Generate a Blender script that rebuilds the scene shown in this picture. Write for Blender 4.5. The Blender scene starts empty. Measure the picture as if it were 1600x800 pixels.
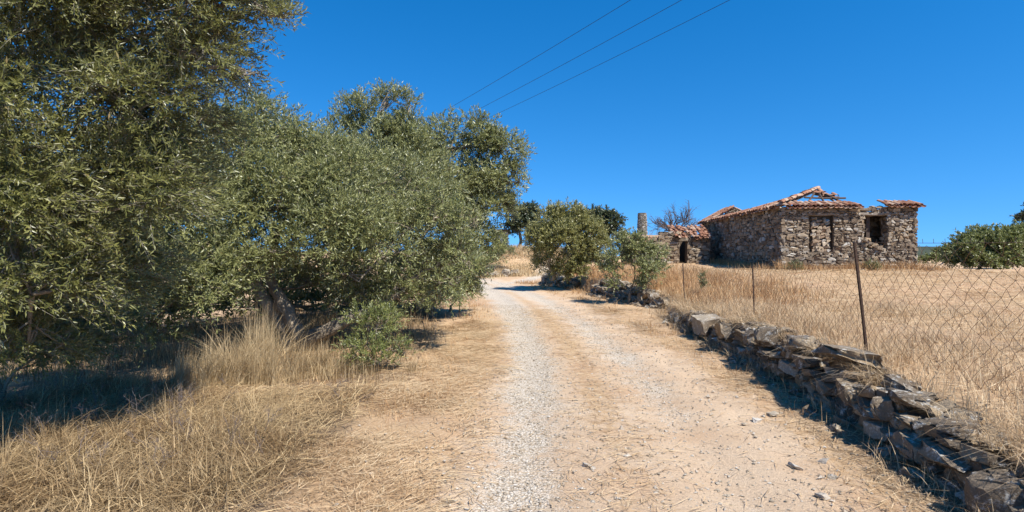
import bpy, bmesh, math
import numpy as np
from mathutils import Vector, Matrix

R = np.random.default_rng
SC = bpy.context.scene
COL = SC.collection
PI = math.pi

# ------------------------------------------------------------------ camera, sky, sun, exposure
EYE = 1.70
FPX = 889.0                     # focal length in pixels of the 1600 px wide photograph
cam_d = bpy.data.cameras.new("camera")
cam = bpy.data.objects.new("camera", cam_d)
COL.objects.link(cam)
cam.location = (0, 0, EYE)
cam.rotation_euler = (math.radians(90.0), 0, 0)
cam_d.sensor_width = 36.0
cam_d.lens = 36.0 * FPX / 1600.0
cam_d.clip_start = 0.05
cam_d.clip_end = 6000.0
SC.camera = cam

SUN = Vector((0.42, -0.47, 0.78)).normalized()
SUN_EL = math.asin(SUN.z)
SUN_AZ = math.atan2(SUN.x, SUN.y)
world = bpy.data.worlds.new("World")
SC.world = world
world.use_nodes = True
wn = world.node_tree
bg = wn.nodes["Background"]
sky = wn.nodes.new("ShaderNodeTexSky")
sky.sky_type = 'NISHITA'
sky.sun_disc = False
sky.sun_elevation = SUN_EL
sky.sun_rotation = SUN_AZ
sky.altitude = 900
sky.air_density = 1.0
sky.dust_density = 0.05
sky.ozone_density = 4.0
geo_w = wn.nodes.new("ShaderNodeTexCoord")
mp = wn.nodes.new("ShaderNodeMapping"); mp.vector_type = 'POINT'
mp.inputs['Location'].default_value = (0, 0, .15); mp.inputs['Scale'].default_value = (1, 1, .95)
nrm_w = wn.nodes.new("ShaderNodeVectorMath"); nrm_w.operation = 'NORMALIZE'
wn.links.new(geo_w.outputs['Generated'], mp.inputs['Vector'])
wn.links.new(mp.outputs[0], nrm_w.inputs[0])
wn.links.new(nrm_w.outputs[0], sky.inputs['Vector'])
hsv = wn.nodes.new("ShaderNodeHueSaturation")
hsv.inputs['Saturation'].default_value = 1.36
hsv.inputs['Value'].default_value = 1.0
wn.links.new(sky.outputs[0], hsv.inputs['Color'])
wn.links.new(hsv.outputs[0], bg.inputs[0])
bg.inputs[1].default_value = 0.13

sun_d = bpy.data.lights.new("sun", 'SUN')
sun_d.energy = 5.0
sun_d.angle = math.radians(0.53)
sun_d.color = (1.0, 0.955, 0.88)
sun = bpy.data.objects.new("sun", sun_d)
COL.objects.link(sun)
sun.rotation_euler = SUN.to_track_quat('Z', 'Y').to_euler()
sun.location = (20, -15, 40)

SC.view_settings.view_transform = 'Standard'
SC.view_settings.look = 'None'
SC.view_settings.exposure = 0.68
SC.view_settings.gamma = 1.0
SC.cycles.max_bounces = 6
SC.cycles.diffuse_bounces = 3
SC.cycles.transmission_bounces = 4
SC.cycles.transparent_max_bounces = 4

# ------------------------------------------------------------------ small helpers
def P(px, py, d):
    return np.array([(px - 800) / FPX * d, d, EYE - (py - 400) / FPX * d])

def ss(a, b, x):
    t = np.clip((np.asarray(x, float) - a) / (b - a), 0, 1)
    return t * t * (3 - 2 * t)

def tag(o, label=None, cat=None, group=None, kind=None):
    if label: o['label'] = label
    if cat: o['category'] = cat
    if group: o['group'] = group
    if kind: o['kind'] = kind
    return o

def empty(name, loc=(0, 0, 0)):
    o = bpy.data.objects.new(name, None)
    o.empty_display_size = 0.3
    o.location = [float(c) for c in loc]
    COL.objects.link(o)
    return o

def link(name, me, parent=None):
    o = bpy.data.objects.new(name, me)
    COL.objects.link(o)
    if parent is not None:
        o.parent = parent
        o.location = [-c for c in parent.location]   # mesh is in world coordinates
    return o

def np_mesh(name, v, f, mat, smooth=False, attrs=None):
    """v (n,3); f (m,k) index array or a list of such arrays"""
    me = bpy.data.meshes.new(name)
    v = np.ascontiguousarray(v, dtype=np.float32)
    fl = f if isinstance(f, list) else [f]
    fl = [np.asarray(a, dtype=np.int32) for a in fl if len(a)]
    loops = np.concatenate([a.ravel() for a in fl])
    tot = np.concatenate([np.full(len(a), a.shape[1], np.int32) for a in fl])
    start = np.concatenate([[0], np.cumsum(tot)[:-1]]).astype(np.int32)
    me.vertices.add(len(v)); me.vertices.foreach_set('co', v.ravel())
    me.loops.add(len(loops)); me.loops.foreach_set('vertex_index', loops)
    me.polygons.add(len(tot)); me.polygons.foreach_set('loop_start', start)
    me.polygons.foreach_set('loop_total', tot)
    me.polygons.foreach_set('use_smooth', np.full(len(tot), smooth, dtype=bool))
    if attrs:
        for k, a in attrs.items():
            at = me.attributes.new(k, 'FLOAT', 'POINT')
            at.data.foreach_set('value', np.ascontiguousarray(a, dtype=np.float32))
    me.update(calc_edges=True)
    if mat: me.materials.append(mat)
    return me

class MB:
    """collects polygons into one mesh"""
    def __init__(s):
        s.v = []; s.q = []; s.t = []; s.n = 0
    def add(s, v, f):
        v = np.asarray(v, float).reshape(-1, 3); f = np.asarray(f, int)
        (s.q if f.shape[1] == 4 else s.t).append(f + s.n)
        s.v.append(v); s.n += len(v)
    def box(s, c, h, ax=None, jit=0, rng=None):
        u = np.array([[-1,-1,-1],[1,-1,-1],[1,1,-1],[-1,1,-1],[-1,-1,1],[1,-1,1],[1,1,1],[-1,1,1]], float)
        p = u * np.asarray(h)
        if jit: p = p + rng.normal(0, jit, p.shape)
        if ax is not None: p = p @ np.asarray(ax)
        s.add(p + np.asarray(c), [[0,3,2,1],[4,5,6,7],[0,1,5,4],[1,2,6,5],[2,3,7,6],[3,0,4,7]])
    def tube(s, pts, rad, sides=6, wob=0, rng=None, cap=True):
        pts = np.asarray(pts, float); n = len(pts)
        rad = np.broadcast_to(np.asarray(rad, float), (n,))
        tg = np.gradient(pts, axis=0)
        tg /= np.linalg.norm(tg, axis=1, keepdims=True) + 1e-9
        ref = np.array([0.31, 0.85, 0.2])
        a = np.cross(tg, ref); a /= np.linalg.norm(a, axis=1, keepdims=True) + 1e-9
        b = np.cross(tg, a)
        th = np.arange(sides) / sides * 2 * PI
        r = rad[:, None] * np.ones(sides)
        if wob: r = r * (1 + rng.normal(0, wob, r.shape))
        ring = pts[:, None, :] + r[..., None] * (np.cos(th)[None, :, None] * a[:, None, :] + np.sin(th)[None, :, None] * b[:, None, :])
        i = np.arange(n - 1)[:, None] * sides; k = np.arange(sides)[None, :]; k2 = (k + 1) % sides
        f = np.stack([i + k, i + k2, i + sides + k2, i + sides + k], -1).reshape(-1, 4)
        s.add(ring.reshape(-1, 3), f)
        if cap:
            base = s.n
            c = np.concatenate([ring[0], pts[:1], ring[-1], pts[-1:]])
            kk = np.arange(sides); kk2 = (kk + 1) % sides
            t1 = np.stack([np.full(sides, sides), kk2, kk], -1)
            t2 = np.stack([np.full(sides, 2 * sides + 1), sides + 1 + kk, sides + 1 + kk2], -1)
            s.add(c, np.concatenate([t1, t2]))
    def mesh(s, name, mat, smooth=False):
        fl = []
        if s.q: fl.append(np.concatenate(s.q))
        if s.t: fl.append(np.concatenate(s.t))
        return np_mesh(name, np.concatenate(s.v), fl, mat, smooth)
    def build(s, name, mat, parent=None, smooth=False):
        return link(name, s.mesh(name, mat, smooth), parent)

def spline(pts, n):
    pts = np.asarray(pts, float)
    t = np.linspace(0, len(pts) - 1, n)
    out = []
    for x in t:
        i = min(int(x), len(pts) - 2); u = x - i
        p0 = pts[max(i - 1, 0)]; p1 = pts[i]; p2 = pts[i + 1]; p3 = pts[min(i + 2, len(pts) - 1)]
        out.append(0.5 * (2 * p1 + (p2 - p0) * u + (2 * p0 - 5 * p1 + 4 * p2 - p3) * u * u + (3 * p1 - p0 - 3 * p2 + p3) * u ** 3))
    return np.array(out)

def unit(v):
    return v / (np.linalg.norm(v, axis=-1, keepdims=True) + 1e-9)

# cheap smooth value noise for heights and scatter masks
_ng = R(5)
_T = _ng.random((256, 256))
def vnoise(x, y, s=1.0, o=0.0):
    x = np.asarray(x, float) * s + o + 500; y = np.asarray(y, float) * s + o * 1.7 + 500
    xi = np.floor(x).astype(int); yi = np.floor(y).astype(int)
    fx = x - xi; fy = y - yi
    fx = fx * fx * (3 - 2 * fx); fy = fy * fy * (3 - 2 * fy)
    a = _T[xi % 256, yi % 256]; b = _T[(xi + 1) % 256, yi % 256]
    c = _T[xi % 256, (yi + 1) % 256]; d = _T[(xi + 1) % 256, (yi + 1) % 256]
    return (a * (1 - fx) + b * fx) * (1 - fy) + (c * (1 - fx) + d * fx) * fy

# ------------------------------------------------------------------ lie of the land
_WY = [-30, 0, 3, 3.83, 8, 12.6, 15, 18, 20, 22, 24.5, 29, 32.5, 35, 37]
_WX = [2.4, 2.75, 3.1, 3.2, 3.72, 4.0, 4.25, 4.75, 4.45, 4.0, 3.5, 3.4, 1.95, 1.9, 3.2]
def wall_x(y): return np.interp(y, _WY, _WX)
_RY = [-30, 0, 4, 6.5, 10, 17, 22, 26, 32, 36, 40, 46, 55, 80]
_RX = [-0.6, 0.45, 0.84, 1.02, 1.12, 0.86, 0.45, -0.02, -0.95, -1.75, -3.0, -6.2, -13, -36]
_ryy = np.linspace(-30, 80, 900)
_rxx = np.interp(_ryy, _RY, _RX)
_k = np.hanning(41); _k /= _k.sum()
_rxs = np.convolve(np.pad(_rxx, 20, mode='edge'), _k, mode='valid')
def road_x(y): return np.interp(y, _ryy, _rxs)
def road_slope(y): return (road_x(np.asarray(y) + .2) - road_x(np.asarray(y) - .2)) / .4
def road_off(x, y):           # signed distance from the road's middle
    return (x - road_x(y)) / np.sqrt(1 + road_slope(y) ** 2)

def bank_h(y): return np.interp(y, [-5, 3, 8, 11, 14, 17, 20, 25, 32, 36, 38], [.34, .38, .54, .5, .36, .33, .5, .7, .6, .35, .1])
HOUSE_O = np.array([11.85, 25.0]); EV = unit(np.array([0.055, 1.0])); EU = np.array([EV[1], -EV[0]])

def height(x, y, fine=True):
    x = np.asarray(x, float); y = np.asarray(y, float)
    w = x - wall_x(y)
    # field above the retaining wall, rising to the house
    step = ss(0.16, 0.42, w) * (y < 38) + ss(-.4, 1.6, w) * (y >= 38)
    bh = bank_h(y)
    inland = ss(0.3, 6.0, w)
    field = bh + inland * (0.06 + .52 * ss(9, 25, y) + .25 * ss(25, 36, y) - 0.02) * (1 - .0 * x)
    field = field - np.clip(bh - .5, 0, 1) * inland
    field = field - .38 * ss(18, 26, x) * ss(18, 30, y)
    h = step * field
    # grassy rise behind the bend
    hill = 2.1 * ss(41, 49.5, y - .12 * np.abs(x)) * (1 - ss(5, 14, x) * .75)
    h = np.maximum(h, hill * (1 - .0 * x)) + np.minimum(h, hill) * .15
    # side track climbing gently
    h = h + .25 * ss(35, 43, y) * (1 - ss(3, 6, x)) * ss(-4, 0, x)
    # ground falls away a little on the left
    h = h - .22 * ss(-4.5, -10, x) * (1 - ss(22, 34, y)) 
    far = ss(58, 130, np.hypot(x, y))
    h = h * (1 - far) + far * (.2 + 1.1 * vnoise(x, y, .008, 3))
    if fine:
        a = 1 - ss(30, 60, y)
        h = h + a * (.05 * (vnoise(x, y, .9, 1) - .5) + .035 * (vnoise(x, y, 2.3, 2) - .5)) * (.35 + .65 * ss(1.0, 2.0, np.abs(road_off(x, y))))
        h = h + a * ss(.4, 1.4, w) * .05 * (vnoise(x, y, 3.1, 7) - .5)
    # wheel ruts and the hump between them
    o = road_off(x, y)
    h = h - .035 * np.exp(-((np.abs(o) - .76) / .28) ** 2) * (y < 60)
    return h

# ------------------------------------------------------------------ materials
def new_mat(name):
    m = bpy.data.materials.new(name); m.use_nodes = True
    nt = m.node_tree
    return m, nt, nt.nodes["Principled BSDF"], nt.nodes["Material Output"]

class N:
    def __init__(s, nt): s.nt = nt; s.pos = None
    def n(s, t, **k):
        nd = s.nt.nodes.new(t)
        for a, b in k.items(): setattr(nd, a, b)
        return nd
    def l(s, a, b): s.nt.links.new(a, b)
    def geo(s):
        return s.n("ShaderNodeNewGeometry")
    def noise(s, scale, detail=4, rough=.55, vec=None, dist=0):
        nd = s.n("ShaderNodeTexNoise"); nd.inputs['Scale'].default_value = scale
        nd.inputs['Detail'].default_value = detail; nd.inputs['Roughness'].default_value = rough
        nd.inputs['Distortion'].default_value = dist
        if vec is None:
            if s.pos is None: s.pos = s.geo().outputs['Position']
            vec = s.pos
        s.l(vec, nd.inputs['Vector'])
        return nd.outputs['Fac']
    def vor(s, scale, vec=None, feature='F1', out='Distance', rnd=1):
        nd = s.n("ShaderNodeTexVoronoi", feature=feature); nd.inputs['Scale'].default_value = scale
        nd.inputs['Randomness'].default_value = rnd
        if vec is None:
            if s.pos is None: s.pos = s.geo().outputs['Position']
            vec = s.pos
        s.l(vec, nd.inputs['Vector'])
        return nd.outputs[out]
    def math(s, op, a, b=0.0, c=None, clamp=False):
        nd = s.n("ShaderNodeMath", operation=op, use_clamp=clamp)
        for i, x in enumerate((a, b) if c is None else (a, b, c)):
            if isinstance(x, (int, float)): nd.inputs[i].default_value = x
            else: s.l(x, nd.inputs[i])
        return nd.outputs[0]
    def ramp(s, fac, stops):
        nd = s.n("ShaderNodeValToRGB")
        el = nd.color_ramp.elements
        while len(el) < len(stops): el.new(.5)
        for e, (p, c) in zip(el, stops):
            e.position = p; e.color = (*c, 1) if len(c) == 3 else c
        s.l(fac, nd.inputs[0])
        return nd.outputs[0]
    def mix(s, fac, a, b, mode='MIX'):
        nd = s.n("ShaderNodeMix", data_type='RGBA', blend_type=mode)
        for i, x in ((0, fac), (6, a), (7, b)):
            if isinstance(x, (int, float)): nd.inputs[i].default_value = x
            elif isinstance(x, tuple): nd.inputs[i].default_value = (*x, 1)
            else: s.l(x, nd.inputs[i])
        return nd.outputs[2]
    def sstep(s, x, a, b):
        nd = s.n("ShaderNodeMapRange", interpolation_type='SMOOTHSTEP')
        s.l(x, nd.inputs[0]); nd.inputs[1].default_value = a; nd.inputs[2].default_value = b
        return nd.outputs[0]
    def attr(s, name):
        return s.n("ShaderNodeAttribute", attribute_name=name).outputs['Fac']
    def bump(s, h, strength, dist, bsdf):
        nd = s.n("ShaderNodeBump"); nd.inputs['Strength'].default_value = strength
        nd.inputs['Distance'].default_value = dist
        s.l(h, nd.inputs['Height']); s.l(nd.outputs[0], bsdf.inputs['Normal'])
        return nd

def ground_material(name):
    m, nt, b, out = new_mat(name); g = N(nt)
    grav = g.attr('gravel'); straw = g.attr('straw'); soil_mask = g.attr('soil')  # the last attribute marks bare brown earth
    n1 = g.noise(.9, 5); n2 = g.noise(7, 5, .6); n3 = g.noise(38, 4, .65); n4 = g.noise(170, 3, .7)
    dirt = g.ramp(n1, [(.28, (.49, .315, .185)), (.5, (.57, .415, .275)), (.72, (.63, .49, .345))])
    dirt = g.mix(g.sstep(n3, .4, .75), dirt, (.47, .345, .235))
    strawc = g.ramp(n3, [(.3, (.30, .19, .105)), (.47, (.48, .325, .185)), (.62, (.57, .415, .25)), (.75, (.43, .29, .17))])
    strawc = g.mix(g.sstep(n2, .45, .7), strawc, (.47, .31, .175))
    vc = g.vor(46, out='Color'); vd = g.vor(46)
    sep = g.n("ShaderNodeSeparateColor"); g.l(vc, sep.inputs[0])
    gravc = g.ramp(sep.outputs[0], [(0, (.50, .425, .33)), (.5, (.64, .56, .455)), (1, (.76, .69, .59))])
    gravc = g.mix(g.sstep(vd, .35, .7), gravc, (.44, .35, .25))
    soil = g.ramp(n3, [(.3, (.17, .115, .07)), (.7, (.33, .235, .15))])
    f_str = g.sstep(g.math('ADD', straw, g.math('MULTIPLY', g.math('SUBTRACT', n2, .5), 1.1)), .35, .65)
    col = g.mix(f_str, dirt, strawc)
    nL = g.noise(.33, 4, .6)
    strawc = g.mix(g.math('MULTIPLY', g.sstep(nL, .42, .62), .6), strawc, (.48, .31, .19))
    nM = g.noise(1.7, 5, .65)
    strawc = g.mix(g.math('MULTIPLY', g.sstep(nM, .52, .72), .55), strawc, (.30, .195, .115))
    col = g.mix(f_str, dirt, strawc)
    f_soil = g.sstep(g.math('ADD', soil_mask, g.math('MULTIPLY', g.math('SUBTRACT', n2, .5), .8)), .4, .7)
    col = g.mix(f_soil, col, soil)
    f_gr = g.sstep(g.math('ADD', grav, g.math('ADD', g.math('MULTIPLY', g.math('SUBTRACT', n2, .5), 1.0), g.math('MULTIPLY', g.math('SUBTRACT', n1, .5), .9))), .32, .92)
    col = g.mix(f_gr, col, gravc)
    # scattered pale pebbles and dark specks
    v2 = g.vor(17); peb = g.sstep(v2, .16, .10)
    col = g.mix(g.math('MULTIPLY', peb, .5), col, (.56, .50, .42))
    col = g.mix(g.math('MULTIPLY', g.sstep(n4, .58, .72), .35), col, (.20, .14, .09))
    g.l(col, b.inputs['Base Color']); b.inputs['Roughness'].default_value = .95
    b.inputs['Specular IOR Level'].default_value = .12
    h = g.math('ADD', g.math('MULTIPLY', n3, .6), g.math('MULTIPLY', n4, .4))
    h = g.math('ADD', h, g.math('MULTIPLY', g.math('MULTIPLY', vd, f_gr), -.7))
    g.bump(h, .9, .03, b)
    return m

def stone_material(name, ramp_stops, lichen=(.62, .60, .54), lich=.45, scale=1.0, dark=(.10, .085, .07)):
    m, nt, b, out = new_mat(name); g = N(nt)
    ge = g.geo(); oi = g.n("ShaderNodeObjectInfo")
    r = g.math('FRACT', g.math('ADD', ge.outputs['Random Per Island'], oi.outputs['Random']))
    n1 = g.noise(5 * scale, 5, .6); n2 = g.noise(24 * scale, 5, .65); n3 = g.noise(90 * scale, 3, .6)
    col = g.ramp(r, ramp_stops)
    col = g.mix(g.sstep(n2, .35, .75), g.mix(.35, col, dark), col)
    col = g.mix(g.math('MULTIPLY', g.sstep(g.math('ADD', n1, g.math('MULTIPLY', n2, .5)), .78, .98), lich), col, lichen)
    col = g.mix(g.math('MULTIPLY', g.sstep(n3, .6, .75), .5), col, dark)
    g.l(col, b.inputs['Base Color']); b.inputs['Roughness'].default_value = .9
    b.inputs['Specular IOR Level'].default_value = .08
    h = g.math('ADD', g.math('MULTIPLY', n2, .7), g.math('MULTIPLY', n3, .3))
    g.bump(h, .9, .035 / scale ** .5, b)
    return m

def plain(name, col, rough=.85, var=.3, scale=12, bump=.3):
    m, nt, b, out = new_mat(name); g = N(nt)
    oi = g.n("ShaderNodeObjectInfo"); ge = g.geo()
    r = g.math('FRACT', g.math('ADD', ge.outputs['Random Per Island'], oi.outputs['Random']))
    n1 = g.noise(scale, 5, .6)
    k = g.math('ADD', g.math('MULTIPLY', n1, var * 2), g.math('MULTIPLY', r, var))
    f = g.math('ADD', k, 1 - var * 1.5)
    hs = g.n("ShaderNodeHueSaturation"); hs.inputs['Color'].default_value = (*col, 1); g.l(f, hs.inputs['Value'])
    g.l(hs.outputs[0], b.inputs['Base Color']); b.inputs['Roughness'].default_value = rough
    b.inputs['Specular IOR Level'].default_value = .25
    if bump: g.bump(n1, bump, .02, b)
    return m

def leaf_material(name, top, under, tip=None, transl=.30, rough=.38, spec=.5):
    m, nt, b, out = new_mat(name); g = N(nt)
    ge = g.geo()
    r = ge.outputs['Random Per Island']
    n1 = g.noise(1.3, 3, .6)
    tip = tip or tuple(c * 1.7 for c in top)
    dk = tuple(c * .62 for c in top)
    c1 = g.ramp(r, [(0, dk), (.45, top), (.86, tip), (.985, tip), (1.0, (.30, .20, .08))])
    c1 = g.mix(g.sstep(n1, .35, .7), c1, g.mix(.4, c1, tip))
    c2 = g.ramp(r, [(0, tuple(c * .75 for c in under)), (1, tuple(c * 1.15 for c in under))])
    col = g.mix(ge.outputs['Backfacing'], c1, c2)
    g.l(col, b.inputs['Base Color']); b.inputs['Roughness'].default_value = rough
    b.inputs['Specular IOR Level'].default_value = spec
    tr = g.n("ShaderNodeBsdfTranslucent")
    g.l(g.mix(.5, c1, (.16, .19, .03)), tr.inputs[0])
    mx = g.n("ShaderNodeMixShader"); mx.inputs[0].default_value = transl
    g.l(b.outputs[0], mx.inputs[1]); g.l(tr.outputs[0], mx.inputs[2])
    g.l(mx.outputs[0], out.inputs[0])
    return m

def straw_material(name, stops, transl=.25):
    m, nt, b, out = new_mat(name); g = N(nt)
    r = g.geo().outputs['Random Per Island']
    n1 = g.noise(1.1, 3, .6)
    col = g.ramp(r, stops)
    col = g.mix(g.math('MULTIPLY', g.sstep(n1, .4, .7), .5), col, stops[-1][1])
    g.l(col, b.inputs['Base Color']); b.inputs['Roughness'].default_value = .6
    b.inputs['Specular IOR Level'].default_value = .3
    tr = g.n("ShaderNodeBsdfTranslucent"); g.l(col, tr.inputs[0])
    mx = g.n("ShaderNodeMixShader"); mx.inputs[0].default_value = transl
    g.l(b.outputs[0], mx.inputs[1]); g.l(tr.outputs[0], mx.inputs[2]); g.l(mx.outputs[0], out.inputs[0])
    return m

M = {}
M['ground'] = ground_material('dry_ground')
M['road'] = ground_material('gravel_road')
M['rock'] = stone_material('schist', [(0, (.15, .115, .08)), (.35, (.24, .185, .13)), (.65, (.32, .25, .17)), (.85, (.37, .26, .145)), (1, (.46, .415, .34))], lichen=(.58, .555, .49), lich=.9, dark=(.10, .08, .06), scale=1.9)
M['masonry'] = stone_material('house_stone', [(0, (.14, .10, .068)), (.2, (.23, .17, .115)), (.55, (.31, .24, .165)), (.75, (.33, .225, .13)), (.9, (.40, .345, .27)), (1, (.56, .51, .43))], lich=.35, scale=.8, dark=(.15, .12, .09))
M['infill'] = stone_material('infill_stone', [(0, (.30, .20, .13)), (.4, (.46, .34, .22)), (.8, (.55, .44, .31)), (1, (.66, .61, .53))], lich=.2, scale=.8)
M['mortar'] = plain('earth_mortar', (.115, .085, .058), .95, .5, 28, 1.0)
M['bed'] = plain('straw_and_clay', (.42, .28, .17), .95, .4, 9, .8)
M['tile'] = stone_material('terracotta', [(0, (.23, .105, .065)), (.35, (.36, .175, .105)), (.7, (.44, .25, .16)), (1, (.52, .39, .285))], lichen=(.50, .42, .33), lich=.35, scale=1.2, dark=(.16, .08, .05))
M['wood'] = plain('weathered_wood', (.20, .165, .13), .85, .4, 20, .4)
M['dark_wood'] = plain('old_rafter', (.085, .06, .045), .85, .4, 18, .4)
M['bark'] = plain('olive_bark', (.25, .205, .15), .92, .75, 34, 1.0)
M['bark_pale'] = plain('pale_twig', (.33, .29, .24), .9, .3, 14, .3)
M['bark_twig'] = plain('olive_twig', (.21, .185, .14), .9, .4, 14, .3)
M['bare'] = plain('bare_branch', (.13, .105, .095), .9, .3, 14, .3)
M['rust'] = plain('rusty_iron', (.085, .052, .036), .8, .4, 30, .4)
M['wire'] = plain('rusty_wire', (.22, .135, .085), .75, .35, 25, 0)
M['cable'] = plain('black_cable', (.03, .032, .035), .6, .1, 5, 0)
M['white'] = plain('whitewash', (.74, .72, .67), .9, .08, 6, .2)
M['green_paint'] = plain('green_paint', (.05, .16, .12), .6, .2, 6, .1)
M['red_paint'] = plain('red_paint', (.50, .07, .06), .55, .15, 6, .1)
M['pebble'] = stone_material('pebbles', [(0, (.34, .27, .19)), (.4, (.48, .40, .30)), (.8, (.58, .51, .42)), (1, (.70, .64, .55))], lich=.1, scale=3)
M['olive'] = leaf_material('olive_leaf', (.118, .124, .032), (.25, .25, .145), (.25, .24, .075))
M['olive_b'] = leaf_material('olive_leaf_silver', (.158, .172, .060), (.33, .34, .215), (.31, .31, .12))
M['olive_c'] = leaf_material('olive_leaf_light', (.185, .18, .055), (.29, .29, .15), (.33, .30, .10))
M['dark_leaf'] = leaf_material('oak_leaf', (.042, .056, .026), (.085, .10, .06), (.085, .10, .045), transl=.12)
M['bush_leaf'] = leaf_material('bush_leaf', (.145, .160, .052), (.22, .24, .11), (.27, .28, .10))
M['shoot_leaf'] = leaf_material('shoot_leaf', (.13, .155, .040), (.21, .225, .11), (.26, .27, .08))
M['weed_leaf'] = leaf_material('weed_leaf', (.12, .135, .055), (.16, .17, .09), (.21, .21, .09))
SG = [(0, (.24, .16, .08)), (.35, (.40, .28, .145)), (.7, (.54, .40, .22)), (1, (.64, .51, .31))]
SD = [(0, (.09, .052, .022)), (.4, (.22, .14, .066)), (.75, (.41, .275, .135)), (1, (.62, .47, .26))]
SF = [(0, (.30, .19, .10)), (.4, (.47, .315, .17)), (.75, (.58, .42, .245)), (1, (.66, .52, .33))]
SO = [(0, (.30, .15, .065)), (.4, (.42, .235, .10)), (.75, (.52, .32, .15)), (1, (.58, .40, .21))]
M['straw'] = straw_material('straw', SG)
M['straw_dark'] = straw_material('old_straw', SD)
M['straw_field'] = straw_material('field_straw', SF)
M['straw_rust'] = straw_material('rusty_straw', SO)

# ------------------------------------------------------------------ ground sheet
def masks(x, y):
    o = road_off(x, y); ao = np.abs(o)
    near = (y < 70)
    lt = np.exp(-((o + .80) / (.38 + .012 * np.clip(y, 0, 30))) ** 2); rt = np.exp(-((o - .74) / (.40 + .010 * np.clip(y, 0, 30))) ** 2)
    grav = np.clip(.97 * lt + .74 * rt, 0, 1) * near
    # tracks are paler and stonier beyond the first metres
    grav = grav * (.84 + .16 * ss(4.5, 8, y)) + .1 * ss(14, 26, y) * (ao < 1.5)
    grav = np.where((o > .3) & (y < 7), grav * (.45 + .55 * ss(5, 7, y)), grav)
    straw = np.where(o > 0, .62 * ss(1.2, 2.0, ao), ss(.95, 1.75, ao) * .85) + .62 * np.exp(-(o / .34) ** 2) * (.5 + .5 * ss(3, 8, y))
    straw = np.where(x > wall_x(y) + .3, 1.0, straw)
    # side track
    sx = np.interp(y, [33, 37, 41, 46, 50], [-.9, .6, 1.9, 3.2, 4.2])
    sm = np.exp(-((x - sx) / .8) ** 2) * ss(33.5, 36, y) * (1 - ss(45, 49, y))
    grav = np.maximum(grav, sm); straw = straw * (1 - sm)
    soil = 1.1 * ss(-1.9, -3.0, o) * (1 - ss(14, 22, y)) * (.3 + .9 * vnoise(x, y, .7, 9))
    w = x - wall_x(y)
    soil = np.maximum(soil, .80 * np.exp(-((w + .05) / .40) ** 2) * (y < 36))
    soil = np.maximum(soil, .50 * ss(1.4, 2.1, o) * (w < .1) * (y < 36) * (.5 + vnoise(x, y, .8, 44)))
    return grav, straw, soil

def axis_pts(segs):
    out = []
    for a, b, n in segs: out.append(np.linspace(a, b, n, endpoint=False))
    return np.concatenate(out + [[segs[-1][1]]])

gx = axis_pts([(-2500, -400, 6), (-400, -60, 14), (-60, -14, 24), (-14, -6, 40), (-6, 6, 116), (6, 14, 50), (14, 45, 50), (45, 120, 16), (120, 600, 12), (600, 3000, 6)])
gy = axis_pts([(-400, -40, 6), (-40, -5, 8), (-5, 2, 14), (2, 12, 110), (12, 30, 90), (30, 56, 70), (56, 140, 22), (140, 600, 12), (600, 4000, 8)])
GX, GY = np.meshgrid(gx, gy)
GZ = height(GX, GY)
ro = road_off(GX, GY)
GZ = GZ - .022 * (1 - ss(1.25, 1.6, np.abs(ro))) * (GY < 62) * (GY > -26)      # bed cut for the road surface
nx, ny = len(gx), len(gy)
ii = np.arange(ny - 1)[:, None] * nx + np.arange(nx - 1)[None, :]
gf = np.stack([ii, ii + 1, ii + nx + 1, ii + nx], -1).reshape(-1, 4)
gr, st, so = masks(GX, GY)
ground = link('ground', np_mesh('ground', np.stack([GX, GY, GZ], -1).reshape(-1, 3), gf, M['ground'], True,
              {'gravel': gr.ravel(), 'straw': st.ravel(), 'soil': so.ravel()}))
tag(ground, kind='structure')

# the road: its own sheet laid in the bed, edges running out under the verge
ry = np.concatenate([np.linspace(-25, 2, 30, endpoint=False), np.linspace(2, 14, 170, endpoint=False), np.linspace(14, 40, 150, endpoint=False), np.linspace(40, 61, 40)])
ru = np.linspace(-1.75, 1.75, 61)
RU, RY = np.meshgrid(ru, ry)
sl = road_slope(RY); nn = np.sqrt(1 + sl ** 2)
RXX = road_x(RY) + RU / nn; RYY = RY - RU * sl / nn
rz = height(RXX, RYY)
edge = ss(1.25, 1.62, np.abs(RU) + .28 * (vnoise(RXX, RYY, 1.6, 4) - .5))
rz = rz + .001 + .006 * (vnoise(RXX, RYY, 9, 4) - .5) - .034 * edge
gr, st, so = masks(RXX, RYY)
nx2 = len(ru); ii = np.arange(len(ry) - 1)[:, None] * nx2 + np.arange(nx2 - 1)[None, :]
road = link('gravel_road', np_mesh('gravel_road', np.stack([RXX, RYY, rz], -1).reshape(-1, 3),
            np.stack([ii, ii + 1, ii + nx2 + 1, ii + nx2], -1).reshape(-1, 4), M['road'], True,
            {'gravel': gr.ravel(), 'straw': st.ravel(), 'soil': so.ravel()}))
tag(road, kind='structure')

# far hills on the right
def hill_mesh(name, cx, cy, rx, ry_, hh, seed, mat):
    n = 60; t = np.linspace(-1, 1, n); X, Y = np.meshgrid(t, t)
    rr = np.clip(1 - np.hypot(X, Y), 0, 1)
    Z = hh * rr ** .8 * (.75 + .5 * vnoise(X * 4, Y * 4, 1, seed)) - .6
    i = np.arange(n - 1)[:, None] * n + np.arange(n - 1)[None, :]
    o = link(name, np_mesh(name, np.stack([cx + X * rx, cy + Y * ry_, Z], -1).reshape(-1, 3), np.stack([i, i + 1, i + n + 1, i + n], -1).reshape(-1, 4), mat, True))
    return tag(o, kind='structure')
M['hill'] = plain('wooded_hill', (.055, .065, .035), .95, .45, .05, .6)
hill_mesh('distant_hills', 330, 520, 210, 150, 13, 2, M['hill'])

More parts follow.
